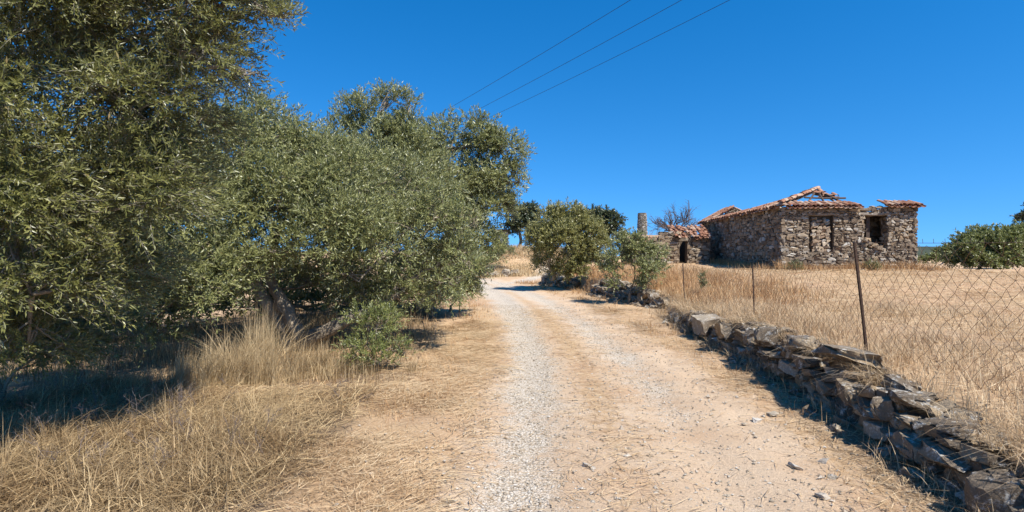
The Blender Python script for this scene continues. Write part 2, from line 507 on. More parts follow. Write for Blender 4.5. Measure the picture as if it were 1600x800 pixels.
# ------------------------------------------------------------------ stones
def stone_proto(seed, pts=18, sub=0, rough=.0, flat=.0):
    rng = R(seed)
    p = rng.uniform(-1, 1, (pts, 3))
    p = np.sign(p) * np.abs(p) ** .62
    p *= (1 / np.maximum(1, (np.abs(p) ** 3.5).sum(1) ** (1 / 3.5) / 1.12))[:, None]
    if flat: p[:, 2] = np.clip(p[:, 2], -1 + flat * rng.random(), 1 - flat * rng.random())
    bm = bmesh.new()
    for q in p: bm.verts.new(q)
    r = bmesh.ops.convex_hull(bm, input=bm.verts)
    bmesh.ops.delete(bm, geom=list({g for g in r['geom_unused'] + r['geom_interior'] if isinstance(g, bmesh.types.BMVert)}), context='VERTS')
    for _ in range(sub):
        bmesh.ops.subdivide_edges(bm, edges=bm.edges, cuts=1, use_grid_fill=True)
        bmesh.ops.triangulate(bm, faces=bm.faces)
        for v in bm.verts: v.co += Vector(rng.normal(0, rough, 3))
        rough *= .55
    bmesh.ops.triangulate(bm, faces=bm.faces)
    # fit to the unit box
    co = np.array([v.co[:] for v in bm.verts]); lo, hi = co.min(0), co.max(0)
    co = (co - (lo + hi) / 2) / ((hi - lo) / 2)
    fs = np.array([[v.index for v in f.verts] for f in bm.faces])
    bm.free()
    return co, fs
def protos(n, seed, mat, name='stone', sharp=0, **k):
    out = []
    for i in range(n):
        bmv = stone_proto(seed + i, **k)
        me = np_mesh(name, bmv[0], bmv[1], mat, bool(sharp))
        if sharp: me.set_sharp_from_angle(angle=math.radians(sharp))
        out.append((bmv[0], bmv[1], me))
    return out
WALLSTONE = protos(14, 100, M['rock'], sharp=42, pts=30, sub=2, rough=.062, flat=.15)
BLOCK = protos(14, 300, M['masonry'], pts=15)
M['tower'] = stone_material('tower_stone', [(0, (.25, .22, .175)), (.5, (.36, .32, .26)), (1, (.47, .43, .37))], lich=.35, scale=.8)
BLOCK_TW = protos(8, 380, M['tower'], pts=15)
BLOCK_IN = protos(8, 340, M['infill'], pts=16)

def rot(ax):            # rows = axes
    return Matrix(np.asarray(ax).T.tolist())
def euler_axes(base, a, b, c):
    """base rows = axes; small extra rotations about each local axis"""
    e = (Matrix.Rotation(a, 3, 'X') @ Matrix.Rotation(b, 3, 'Y') @ Matrix.Rotation(c, 3, 'Z'))
    return np.array(e.transposed()) @ np.asarray(base)

def put_stones(stones, lib, root, name='stone', keep=300, front=None):
    """stones: list of (centre, half sizes, axes, variant). The ones that show largest become parts, the rest one joined part"""
    sc = []
    for c, h, ax, k in stones:
        d = math.hypot(c[0], c[1] - 0) + .1
        vis = 1.0 if front is None else front(c)
        s = sorted(h)
        sc.append(vis * s[1] * s[2] / d ** 2)
    order = np.argsort(sc)[::-1]
    L = np.array(root.location)
    mb = MB()
    for r_, i in enumerate(order):
        c, h, ax, k = stones[i]
        co, fs, me = lib[k % len(lib)]
        if r_ < keep:
            o = bpy.data.objects.new(name, me)
            COL.objects.link(o)
            o.parent = root
            m = rot(ax) @ Matrix.Diagonal([float(x) for x in h])
            o.matrix_local = Matrix.Translation([float(a) for a in (np.asarray(c) - L)]) @ m.to_4x4()
        else:
            mb.add(co * np.asarray(h) @ np.asarray(ax) + np.asarray(c), fs)
    if mb.n:
        o = mb.build('small_stones', lib[0][2].materials[0], root)
        o['kind'] = 'stuff'

# ---- dry stone retaining wall beside the road
def wall_frame(y):
    s = float(wall_x(y + .15) - wall_x(y - .15)) / .3
    t = unit(np.array([s, 1.0, 0])); n = np.array([-t[1], t[0], 0])     # n faces the road
    return t, n

def dry_wall(name, label, y0, y1, seed, hfun, group=None, big=.72, thin=1.0, keep=300, extra=()):
    rng = R(seed); stones = []
    yc = .5 * (y0 + y1)
    root = empty(name, (float(wall_x(yc)), yc, float(height(wall_x(yc) - .3, yc))))
    tag(root, label, 'stone wall', group)
    z = 0.0; c = 0
    zmax = max(hfun(y) for y in np.linspace(y0, y1, 40))
    while z < zmax:
        hc = rng.uniform(.10, .19) * big
        y = y0 - rng.random() * .3
        while y < y1:
            ln = rng.uniform(.16, .50) * big
            if rng.random() < .16: ln *= 1.5
            hh = hc * rng.uniform(.8, 1.35)
            ym = y + ln / 2
            H = hfun(ym)
            if z + hc * .5 < H * rng.uniform(.88, 1.1) + .02 and rng.random() > .03:
                t, n = wall_frame(ym)
                dep = rng.uniform(.13, .22) * big
                g0 = float(height(wall_x(ym) - .35, ym, False))
                pos = np.array([float(wall_x(ym)), ym, g0 - .05 + z + hh / 2])
                pos -= n * (.02 + .16 * z + dep * .55 - rng.normal(.06, .035))
                ax = euler_axes([t, -n, [0, 0, 1]], rng.normal(0, .13), rng.normal(0, .10), rng.normal(0, .12))
                stones.append((pos, (ln * .54, dep, hh * .56), ax, int(rng.integers(0, 99))))
            y += ln * rng.uniform(.92, 1.02)
        z += hc * .93; c += 1
    # loose cap stones and tumbled ones at the foot
    for _ in range(int((y1 - y0) * 8.0 * thin)):
        ym = rng.uniform(y0, y1); t, n = wall_frame(ym); s = rng.uniform(.06, .15) * big
        H = hfun(ym); g0 = float(height(wall_x(ym) - .35, ym, False))
        pos = np.array([float(wall_x(ym)), ym, g0 + H - .01 + rng.uniform(-.03, .03)]) - n * rng.uniform(.16, .48)
        ax = euler_axes([t, -n, [0, 0, 1]], rng.normal(0, .25), rng.normal(0, .25), rng.uniform(0, 3))
        stones.append((pos, (s * rng.uniform(1, 1.9), s * rng.uniform(.8, 1.2), s * rng.uniform(.35, .6)), ax, int(rng.integers(0, 99))))
    for _ in range(int((y1 - y0) * 5 * thin)):
        ym = rng.uniform(y0, y1); t, n = wall_frame(ym); s = rng.uniform(.035, .10) * big
        x = float(wall_x(ym)) + n[0] * rng.uniform(.05, .35); yy = ym + n[1] * .2
        pos = np.array([x, yy, float(height(x, yy)) + s * .2])
        ax = euler_axes([t, -n, [0, 0, 1]], rng.normal(0, .3), rng.normal(0, .3), rng.uniform(0, 3))
        stones.append((pos, (s * 1.3, s, s * .7), ax, int(rng.integers(0, 99))))
    for e in extra: stones.append(e)
    put_stones(stones, WALLSTONE, root, keep=keep)
    return root

def hero(px, z, ln, dep, hh, k, out=.0, tilt=0.0, pitch=0.0, yaw=0.0):
    """a big stone of the near wall: image column gives its place along the wall line"""
    d = 6.0
    for _ in range(40): d = .5 * d + .5 * float(wall_x(d)) / ((px - 800) / FPX)
    t, n = wall_frame(d)
    pos = np.array([float(wall_x(d)), d, z]) + n * out
    return (pos, (ln / 2 * .78, dep / 2 * .9, hh / 2 * .88), euler_axes([t, -n, [0, 0, 1]], tilt, pitch, yaw), k)

Hn = lambda y: float(np.interp(y, [1, 3.4, 4.5, 6, 8, 9.5, 10.5, 11.3, 12.2, 13.2, 14.5, 16.5], [.28, .32, .40, .52, .58, .54, .48, .36, .44, .40, .2, .12]))
heroes = [
    hero(1572, .15, .32, .36, .30, 1, .06, .1, 0, .3),
    hero(1490, .20, .75, .36, .20, 2, -.02, -.35, .06, .05),
    hero(1440, .16, .60, .34, .22, 3, .02, -.3, -.05, 0),
    hero(1470, .40, .46, .36, .15, 4, -.10, -.12, .05, .2),
    hero(1525, .30, .36, .26, .11, 5, -.06, -.3, .05, .1),
    hero(1400, .46, .42, .34, .14, 6, -.12, -.1, 0, .1),
    hero(1385, .34, .26, .24, .24, 7, .02, .1, 0, .4),
    hero(1335, .34, .34, .28, .30, 8, .02, .1, .1, .2),
    hero(1300, .62, 1.15, .55, .20, 9, -.16, -.12, .02, .06),
    hero(1245, .60, .50, .40, .22, 10, -.05, .0, .1, .1),
    hero(1262, .40, .62, .34, .20, 11, .0, -.1, .1, 0),
    hero(1200, .52, .45, .40, .34, 12, .02, .1, .05, .3),
    hero(1183, .48, .55, .45, .30, 13, -.03, .1, 0, .2),
    hero(1140, .38, .75, .50, .34, 0, .02, .1, .15, .2),
    hero(1105, .32, 1.1, .60, .40, 5, .0, .15, -.1, .1),
    hero(1085, .36, .7, .5, .36, 2, -.1, .0, .1, .3),
]
dry_wall('dry_stone_wall', 'long low dry stone wall of grey slabs holding up the field along the right side of the road', 1.6, 15.2, 21, Hn, extra=heroes)
dry_wall('dry_stone_wall', 'collapsed dark stone wall under the thin grey green shrub beyond the fence', 18.2, 24.6, 22,
         lambda y: float(np.interp(y, [18, 19, 20.5, 22, 24, 24.8], [.15, .5, .42, .66, .6, .3])), big=1.3, keep=150)
dry_wall('dry_stone_wall', 'short black shaded stone wall end under the small round olive at the bend', 29.5, 36.0, 23,
         lambda y: float(np.interp(y, [29.5, 31, 32.5, 35.5], [.4, .65, .75, .5])), big=1.5, keep=120)

bank = empty('bank_rubble', (-.6, 41.6, .4)); tag(bank, 'few pale stones showing in the grassy bank beyond the bend of the road', 'stones')
rng = R(24); st_ = []
for k in range(16):
    x = -.7 + rng.normal(0, .45); y = 41.6 + rng.normal(0, .25); s_ = rng.uniform(.10, .26)
    st_.append((np.array([x, y, float(height(x, y)) + s_ * .35 + .1 * (k % 3)]), (s_ * 1.4, s_, s_ * .7), euler_axes(np.eye(3), rng.normal(0, .2), rng.normal(0, .2), rng.uniform(0, 3)), k))
put_stones(st_, WALLSTONE, bank)

# ------------------------------------------------------------------ the ruined stone house
def HW(u, v, z):          # house coordinates -> world
    p = HOUSE_O + u * EU + v * EV
    return np.array([p[0], p[1], z])
eu3 = np.array([EU[0], EU[1], 0]); ev3 = np.array([EV[0], EV[1], 0]); Z3 = np.array([0, 0, 1.0])
WALL_Z0 = .75

def masonry(origin, eu, en, length, top, z0, holes, seed, hc=(.09, .19), wr=(1.2, 3.0), out=.035, dep=.09, chink=14):
    """coursed rubble on a wall face: en points out of the face; top(u) is its ragged upper edge"""
    rng = R(seed); stones = []
    z = z0; eu = np.asarray(eu, float); en = np.asarray(en, float); origin = np.asarray(origin, float)
    zt = max(top(u) for u in np.linspace(0, length, 30))
    while z < zt:
        h = rng.uniform(*hc); u = -rng.random() * .1
        while u < length:
            w = h * rng.uniform(*wr)
            if rng.random() < .07: w *= 1.5
            w = min(w, length - u + .06)
            um = u + w / 2; zm = z + h / 2 + rng.normal(0, .012)
            ok = zm < top(min(max(um, 0), length)) + .02
            w_full = w
            for (a, b, c, d) in holes:
                if c - .02 < zm < d + .02 and um - w / 2 < b and um + w / 2 > a:
                    la, lb = a - (um - w / 2), (um + w / 2) - b
                    if max(la, lb) < .05: ok = False
                    elif la >= lb: um, w = um - w / 2 + la / 2, la
                    else: um, w = um + w / 2 - lb / 2, lb
            if ok and w > .04:
                hh = h * (rng.uniform(.9, 1.12) if rng.random() > .1 else 1.45)
                o_ = rng.normal(0, .014)
                c_ = origin + eu * um + Z3 * (zm) + en * (out - dep + o_)
                ax = euler_axes([eu, -en, Z3], rng.normal(0, .05), rng.normal(0, .07), rng.normal(0, .05))
                stones.append((c_, (w * .535, dep, hh * .535), ax, int(rng.integers(0, 99))))
            u += w_full
        z += h
    for _ in range(int(chink * length * (zt - z0))):
        u, zz = rng.uniform(0, length), rng.uniform(z0, zt)
        if zz > top(u) - .03 or any(a - .04 < u < b + .04 and c - .03 < zz < d + .03 for a, b, c, d in holes): continue
        s_ = rng.uniform(.018, .05)
        stones.append((origin + eu * u + Z3 * zz + en * (.012 - .03 + rng.normal(0, .008)), (s_ * rng.uniform(.9, 1.8), .04, s_ * .7), euler_axes([eu, -en, Z3], rng.normal(0, .1), rng.normal(0, .4), rng.normal(0, .1)), int(rng.integers(0, 99))))
    return stones

house = empty('ruined_house', HW(3, 6, 1.1))
tag(house, 'ruined roofless rubble stone farmhouse with broken terracotta roof edges and two window openings', 'house')
UL, VL, TH = 5.7, 12.6, .55
TOPZ = 3.86
rt_ = R(9)
_tu = np.linspace(0, UL, 50)
_tz = TOPZ + np.interp(_tu, [0, 3.3, 3.45, 3.7, 4.0, 4.25, 4.4, 6.2], [0, .0, -.08, -.16, .0, -.06, .02, .02]) + rt_.normal(0, .015, 50)
front_top = lambda u: float(np.interp(u, _tu, _tz))
W1 = (1.18, 2.22, 1.88, 3.50)       # walled-up window
W2 = (3.52, 4.52, 2.02, 3.50)       # open window
core = MB()
def core_box(u0, u1, v0, v1, z0, z1):
    core.box(HW((u0 + u1) / 2, (v0 + v1) / 2, (z0 + z1) / 2), ((u1 - u0) / 2, (v1 - v0) / 2, (z1 - z0) / 2), [eu3, ev3, Z3])
I = .045
# front wall in blocks around the openings
core_box(I, W1[0], I, TH, .4, TOPZ - .06)
core_box(W1[0], W1[1], I, TH, .4, W1[2]); core_box(W1[0], W1[1], I, TH, W1[3], TOPZ - .062)
core_box(W1[0], W1[1], .26, TH - .01, W1[2], W1[3])
core_box(W1[1], W2[0], I, TH, .4, TOPZ - .064)
core_box(W2[0], W2[1], I, TH, .4, W2[2]); core_box(W2[0], W2[1], I, TH, W2[3], TOPZ - .24)
core_box(W2[1], UL - I, I, TH, .4, TOPZ - .066)
# side, back and inner walls, then an added slab that shades the front room
core_box(I, TH, TH, VL - TH, .4, TOPZ - .07)
core_box(UL - TH, UL - I, TH, VL - TH, .4, TOPZ - .08)
core_box(I, UL - I, VL - TH, VL - I, .4, TOPZ - .05)
core_box(TH, UL - TH, 1.55, 1.95, .4, 3.62)
core_box(TH, UL - TH, TH + .01, 1.54, 3.60, 3.68)  # unseen ceiling slab, added to block the sun behind the open window
core_box(TH, 3.2, 10.6, 11.0, .4, 3.9)
core.build('wall', M['mortar'], house)
S = []
S += masonry(HW(0, 0, 0), eu3, -ev3, UL, front_top, WALL_Z0, [W1, W2], 31, chink=40, hc=(.06, .15), wr=(1.1, 3.4), out=.03)
S += masonry(HW(0, VL, 0), -ev3, -eu3, VL, lambda u: TOPZ - .02, WALL_Z0 + .2, [], 32, hc=(.11, .22))
S += masonry(HW(W2[1], .02, 0), ev3, -eu3, .5, lambda u: 3.45, W2[2], [], 33)                   # right reveal of the open window
S += masonry(HW(W2[0], .5, 0), -ev3, eu3, .46, lambda u: 3.45, W2[2], [], 34)
S += masonry(HW(TH, 1.55, 0), eu3, -ev3, UL - 2 * TH, lambda u: 3.6, 1.5, [], 35, hc=(.13, .24))
S += masonry(HW(UL, 0, 0), ev3, eu3, VL, lambda u: TOPZ - .03, WALL_Z0, [], 36, hc=(.12, .22))
# gable inside the rear half
S += masonry(HW(0, 10.6, 0), eu3, -ev3, 3.2, lambda u: 3.85 + .85 * (1 - abs(u - 1.45) / 1.75), 3.7, [], 37)
# stones lying along the wall heads, and the slope of rubble in the broken sill
rng = R(38)
for u in np.arange(.05, UL, .16):
    if 3.45 < u < 4.5 or rng.random() < .5:
        s = rng.uniform(.06, .13)
        S.append((HW(u, rng.uniform(.1, .4), front_top(u) - .02 + rng.uniform(0, .04)), (s * 1.5, s, s * .6), euler_axes([eu3, ev3, Z3], rng.normal(0, .2), rng.normal(0, .2), rng.uniform(0, 3)), int(rng.integers(99))))
for k in range(46):
    a = rng.random() ** 1.5
    u = W2[0] + a * .85; zz = W2[2] - .05 + (1 - a) ** 1.2 * rng.random() * .55
    s = rng.uniform(.05, .11)
    S.append((HW(u, rng.uniform(-.02, .45), zz), (s * 1.5, s * 1.2, s * .75), euler_axes([eu3, ev3, Z3], rng.normal(0, .3), rng.normal(0, .3), rng.uniform(0, 3)), int(rng.integers(99))))
# fallen stones along the foot
for k in range(40):
    u = rng.uniform(-.3, UL + .3); v = -rng.random() ** 2 * .8 - .02
    s = rng.uniform(.06, .15); p = HW(u, v, 0); p[2] = height(p[0], p[1]) + s * .3
    S.append((p, (s * 1.5, s, s * .7), euler_axes([eu3, ev3, Z3], rng.normal(0, .3), rng.normal(0, .3), rng.uniform(0, 3)), int(rng.integers(99))))
put_stones(S, BLOCK, house, keep=250, front=lambda c: 1.0 if (abs((c[:2] - HOUSE_O) @ EV) < .12 or abs((c[:2] - HOUSE_O) @ EU) < .12) else .25)
S = masonry(HW(W1[0] + .21, .13, 0), eu3, -ev3, W1[1] - W1[0] - .34, lambda u: W1[3] - .17, W1[2], [], 39, hc=(.10, .17), wr=(.8, 1.5), out=.04, dep=.09, chink=4)
put_stones(S, BLOCK_IN, house, name='infill_stone', keep=48)
# lintels and frame timbers
for (a, b, z, t) in ((W1[0] - .22, W1[1] + .2, W1[3] + .03, .06), (W2[0] - .25, W2[1] + .25, W2[3] + .03, .075)):
    for j, vv in enumerate((.06, .24, .42)):
        b_ = MB(); pts = np.array([HW(a + (b - a) * k / 5, vv, z + .015 * math.sin(k * 2 + j)) for k in range(6)])
        b_.tube(pts, t * (1 - .05 * j), 7, .06, R(3 + j)); b_.build('lintel', M['wood'], house)
b_ = MB(); b_.box(HW(W2[0] + .33, .36, 2.76), (.075, .04, .74), [eu3, ev3, Z3], .006, R(1)); b_.build('window_post', M['dark_wood'], house)

# ---- barrel tiles
def tile_geo(L=.46, w0=.105, w1=.085, t=.014, seg=6):
    th = np.linspace(0, PI, seg + 1); rows = []
    for (y, w) in ((0, w0), (L, w1)):
        for rr in (w, w - t):
            rows.append(np.stack([-np.cos(th) * rr, np.full_like(th, y), np.sin(th) * rr * .72], -1))
    v = np.concatenate(rows); n = seg + 1; f = []
    for k in range(seg):
        a, b, c, d = k, n + k, 2 * n + k, 3 * n + k
        f += [[a, a + 1, c + 1, c], [b + 1, b, d, d + 1], [a + 1, a, b, b + 1], [c, c + 1, d + 1, d]]
    f += [[0, 2 * n, 3 * n, n], [seg, n + seg, 3 * n + seg, 2 * n + seg]]
    return v, np.array(f)
TV, TF = tile_geo()
TILE_ME = np_mesh('roof_tile', TV, TF, M['tile'], False)
def put_tiles(tiles, root, keep=300):
    """tiles: (position of the lower end, slope axes rows x,y,z)"""
    L = np.array(root.location); mb = MB()
    order = sorted(range(len(tiles)), key=lambda i: np.hypot(*tiles[i][0][:2]))
    for r_, i in enumerate(order):
        p, ax, s = tiles[i]
        if r_ < keep:
            o = bpy.data.objects.new('roof_tile', TILE_ME); COL.objects.link(o); o.parent = root
            o.matrix_local = Matrix.Translation([float(c) for c in (p - L)]) @ (rot(ax) @ Matrix.Diagonal((s, s, s))).to_4x4()
        else:
            mb.add(TV * s @ np.asarray(ax) + p, TF)
    if mb.n:
        o = mb.build('back_tiles', M['tile'], root); o['kind'] = 'stuff'
def tile_rows(origin, along, up, length, ncol_fn, seed, pitch=.215, course=.36, jit=.02, miss=.03, under=True):
    """rows of cover and channel tiles: along = unit vector along the eave, up = unit vector up the slope"""
    rng = R(seed); out = []
    along = np.asarray(along, float); up = np.asarray(up, float); nrm = np.cross(along, up); nrm /= np.linalg.norm(nrm)
    if nrm[2] < 0: nrm = -nrm
    side = np.cross(up, nrm)
    n = int(length / pitch)
    for i in range(n + 1):
        s = i * pitch; kmax = ncol_fn(s)
        for k in range(int(kmax)):
            if rng.random() < miss: continue
            p = origin + along * s + up * (k * course) + nrm * (.05 + .012 * rng.random()) + rng.normal(0, jit, 3) * np.array([1, 1, .4])
            y = rng.normal(0, .05)
            up2 = unit(up + side * y + nrm * rng.normal(-.02, .02))
            sd2 = unit(np.cross(up2, nrm)); n2 = np.cross(sd2, up2)
            out.append((p, np.array([sd2, up2, n2]), 1.0))
            if under:
                q = origin + along * (s + pitch / 2) + up * (k * course - .05) + nrm * .03 + rng.normal(0, jit * .6, 3)
                out.append((q, np.array([-side, up, -nrm]), 1.0))
    return out
T = []
EZ = 3.92
rise = (4.93 - EZ) / 3.1
upL = unit(eu3 + Z3 * rise)                 # up the left slope
def left_courses(s):                        # s = distance back from the front corner
    if s < 3.2: return max(1, min(9, (s / .36) * 1.02 + .3))
    if s < 4.3: return 9
    if s < 9.4: return float(np.interp(s, [4.3, 5, 6.5, 8, 9.4], [7, 5, 3.2, 2.2, 2]))
    return 2
T += tile_rows(HW(-.22, .05, EZ - .08), ev3, upL, 10.3, left_courses, 51)
# rear half with its own low ridge
upR = unit(eu3 + Z3 * .56)
T += tile_rows(HW(-.22, 10.5, EZ - .08), ev3, upR, 2.2, lambda s: 5, 52)
upR2 = unit(-eu3 + Z3 * .56)
T += tile_rows(HW(3.2, 10.5, EZ - .12), ev3, upR2, 2.2, lambda s: 5 if s > .4 else 3, 53)
# front slope: what is left of its eave, and the scrap at the right-hand corner
upF = unit(ev3 + Z3 * rise)
T += tile_rows(HW(.12, -.28, EZ - .10), eu3, upF, 3.2, lambda s: 2 if s < 2.2 else 2, 54, miss=.05)
T += tile_rows(HW(4.42, -.26, EZ - .08), eu3, upF, 1.36, lambda s: 2 if s < .5 else 2.4, 55)
# tiles clinging on right of the apex
for k in range(16):
    r = R(600 + k); s = 2.75 + r.random() * .95
    p = HW(s, 2.35 + r.random() * .7, 0); p[2] = EZ + .72 - .25 * (s - 2.9) + r.random() * .12
    ax = euler_axes([-upF * 0 + eu3, upF, np.cross(eu3, upF)], r.normal(0, .15), r.normal(0, .2), r.normal(.5, .35))
    T.append((p, ax, 1.05))
put_tiles(T, house, 230)
# hip ridge from the corner to the apex
apex = HW(2.95, 3.0, 4.97); c0 = HW(-.12, -.12, EZ + .06)
hd = unit(apex - c0); sd = unit(np.cross(hd, Z3)); hn = np.cross(sd, hd)
for k in range(13):
    o = bpy.data.objects.new('ridge_tile', TILE_ME); COL.objects.link(o); o.parent = house
    p = c0 + (apex - c0) * k / 13 + np.array([0, 0, .06]) + R(k).normal(0, .012, 3)
    o.matrix_local = Matrix.Translation([float(x) for x in (p - np.array(house.location))]) @ (rot([sd, hd, hn]) @ Matrix.Diagonal((1.25, .95, 1.35))).to_4x4()
for k in range(4):
    o = bpy.data.objects.new('ridge_tile', TILE_ME); COL.objects.link(o); o.parent = house
    p = apex + ev3 * (k * .36) + Z3 * .02
    o.matrix_local = Matrix.Translation([float(x) for x in (p - np.array(house.location))]) @ (rot([-eu3, ev3, Z3]) @ Matrix.Diagonal((1.2, 1, 1.2))).to_4x4()
# rafters left standing between the apex and the walls
for (a, b) in (((.0, 0.1, EZ), (2.95, 3.0, 4.91)), ((1.1, .2, EZ), (2.8, 2.9, 4.86)), ((2.0, .2, EZ + .02), (2.95, 3, 4.87)), ((3.0, .2, EZ + .02), (3.0, 3.0, 4.88)),
               ((3.9, 1.9, EZ - .1), (2.95, 2.95, 4.89)), ((2.95, 3.0, 4.87), (2.95, 4.6, 4.87)), ((1.7, 1.6, 4.42), (3.6, 1.7, 4.40)), ((.1, 3.2, EZ), (2.9, 3.1, 4.86)), ((.1, 4.2, EZ), (2.9, 4.2, 4.86))):
    b_ = MB(); b_.tube(np.array([HW(*a), (HW(*a) + HW(*b)) / 2 - Z3 * .02, HW(*b)]), .045, 6, .08, R(2)); b_.build('rafter', M['dark_wood'], house)

# ------------------------------------------------------------------ low outbuilding
OY = 33.0
ann = empty('stone_outbuilding', (9.8, OY + 1, 1.2))
tag(ann, 'low ruined stone outbuilding with dark doorway and tiled lean-to roof beside the ruin', 'outbuilding')
X3 = np.array([1., 0, 0]); Y3 = np.array([0, 1., 0])
core = MB()
def ab(x0, x1, y0, y1, z0, z1): core.box(((x0 + x1) / 2, (y0 + y1) / 2, (z0 + z1) / 2), ((x1 - x0) / 2, (y1 - y0) / 2, (z1 - z0) / 2))
D0, D1, DZ = 9.72, 10.16, 2.56
ab(9.25, D0, OY + .04, OY + .45, .8, 3.0)
ab(D0, D1, OY + .04, OY + .45, DZ + .12, 2.78)
ab(D1, 11.42, OY + .04, OY + .45, .8, 2.72)
ab(11.0, 11.42, OY + .45, OY + 3.2, .8, 2.9)
ab(9.4, 11.42, OY + 3.2, OY + 3.6, .8, 3.25)
ab(7.0, 9.39, OY + 3.2, OY + 3.6, .8, 2.9)
for k, x in enumerate(np.arange(7.0, 9.25, .25)):
    ab(x, x + .25, OY + .05 + k * .001, OY + .45, .8, 2.15 + .85 * ss(7.2, 9.2, x + .12) - .06)
core.build('wall', M['mortar'], ann)
S = masonry((7.0, OY, 0), X3, -Y3, 4.45, lambda u: 2.15 + .92 * float(ss(7.2, 9.2, 7 + u)) if u < 2.7 else 2.74, 1.0, [(D0 - 7, D1 - 7, 1.0, DZ + .1)], 61, hc=(.10, .2), wr=(1.4, 3.4))
S += masonry((11.45, OY + .02, 0), Y3, X3, 3.3, lambda u: 2.8, 1.0, [], 62, hc=(.12, .2))
put_stones(S, BLOCK, ann, keep=160, front=lambda c: 1.0 if c[1] < OY + .1 else .3)
b_ = MB(); b_.box((9.95, OY + .2, DZ + .06), (.42, .24, .055), None, .012, R(4)); b_.build('lintel', M['rock'], ann)
upA = unit(Y3 + Z3 * .36)
T = tile_rows(np.array([9.55, OY - .28, 2.74]), X3, upA, 2.0, lambda s: 6, 63, pitch=.24, jit=.045, miss=.12)
T += tile_rows(np.array([7.3, OY + .7, 2.50]), X3, unit(Y3 + Z3 * .22), 2.2, lambda s: 5, 64, pitch=.24, jit=.07, miss=.74)
put_tiles(T, ann, 110)
b_ = MB(); upB = unit(Y3 + Z3 * .22); b_.box((8.35, OY + 1.9, 2.70), (1.35, 1.4, .03), np.array([X3, upB, np.cross(X3, upB)])); b_.build('roof_bed', M['bed'], ann)
for x in (9.7, 10.3, 10.9, 11.4):
    b_ = MB(); b_.tube(np.array([[x, OY - .2, 2.68], [x, OY + 1.5, 2.68 + .61], [x, OY + 3.2, 3.2 + .1]]), .04, 6, .06, R(5)); b_.build('rafter', M['dark_wood'], ann)

# round tapering masonry tower behind it
tw = empty('stone_tower', (9.15, 40, 1.2))
tag(tw, 'tapering round grey stone chimney tower rising behind the low outbuilding', 'tower')
rng = R(71)
b_ = MB(); zz = np.linspace(.8, 4.72, 14)
b_.tube(np.array([[9.15, 40, z] for z in zz]), np.interp(zz, [.8, 4.72], [.47, .29]), 18); b_.build('shaft', M['mortar'], tw)
S = []; z = 1.2
while z < 4.66:
    h = rng.uniform(.07, .13); r = float(np.interp(z, [.8, 4.72], [.48, .30])); th = rng.random()
    end = th + 2 * PI
    while th < end:
        w = rng.uniform(.1, .22); da = w / r
        a = th + da / 2; n = np.array([math.cos(a), math.sin(a), 0]); t = np.array([-n[1], n[0], 0])
        S.append((np.array([9.15, 40, z + h / 2]) + n * (r - .035 + rng.normal(0, .008)), (w * .5, .05, h * .49), euler_axes([t, -n, Z3], 0, rng.normal(0, .04), 0), int(rng.integers(99))))
        th += da
    z += h
put_stones(S, BLOCK_TW, tw, keep=0)

# ------------------------------------------------------------------ foliage
def leaf_faces(o, a, nrm, L, W):
    """pointed leaves: base o, unit axis a, unit normal nrm"""
    s = unit(np.cross(a, nrm)); n = len(o)
    L = L[:, None]; W = W[:, None]
    v = np.stack([o, o + a * L * .42 + s * W, o + a * L - nrm * L * .08, o + a * L * .42 - s * W], 1)
    return v.reshape(-1, 3), (np.arange(n)[:, None] * 4 + np.arange(4)[None, :])

def rand_unit(rng, n): return unit(rng.normal(0, 1, (n, 3)))

def crown_points(blobs, n, rng, clump=.36, m=12, shell=.62):
    """twig origins gathered in sub-clumps on the shells of the blobs; also returns outward directions"""
    B = np.array(blobs, float)
    w = B[:, 3] ** 2.1; w /= w.sum()
    cs = []; rs = []; dirs = []
    for (x, y, z, r) in B:
        d = rand_unit(rng, m); d[:, 2] = np.abs(d[:, 2]) * .8 + d[:, 2] * .2
        d = unit(d)
        rr = r * (shell + (1 - shell) * rng.random(m))[:, None]
        cs.append(np.array([x, y, z]) + d * rr); rs.append(np.full(m, r * clump) * rng.uniform(.6, 1.3, m)); dirs.append(d)
    cs = np.array(cs); rs = np.array(rs); dirs = np.array(dirs)
    bi = rng.choice(len(B), n, p=w); ci = rng.integers(0, m, n)
    g = rng.normal(0, .55, (n, 3)); g *= np.minimum(1, 1.25 / (np.linalg.norm(g, axis=1, keepdims=True) + 1e-9))
    p = cs[bi, ci] + g * rs[bi, ci][:, None]
    return p, unit(dirs[bi, ci] + g * .8), bi, ci, cs

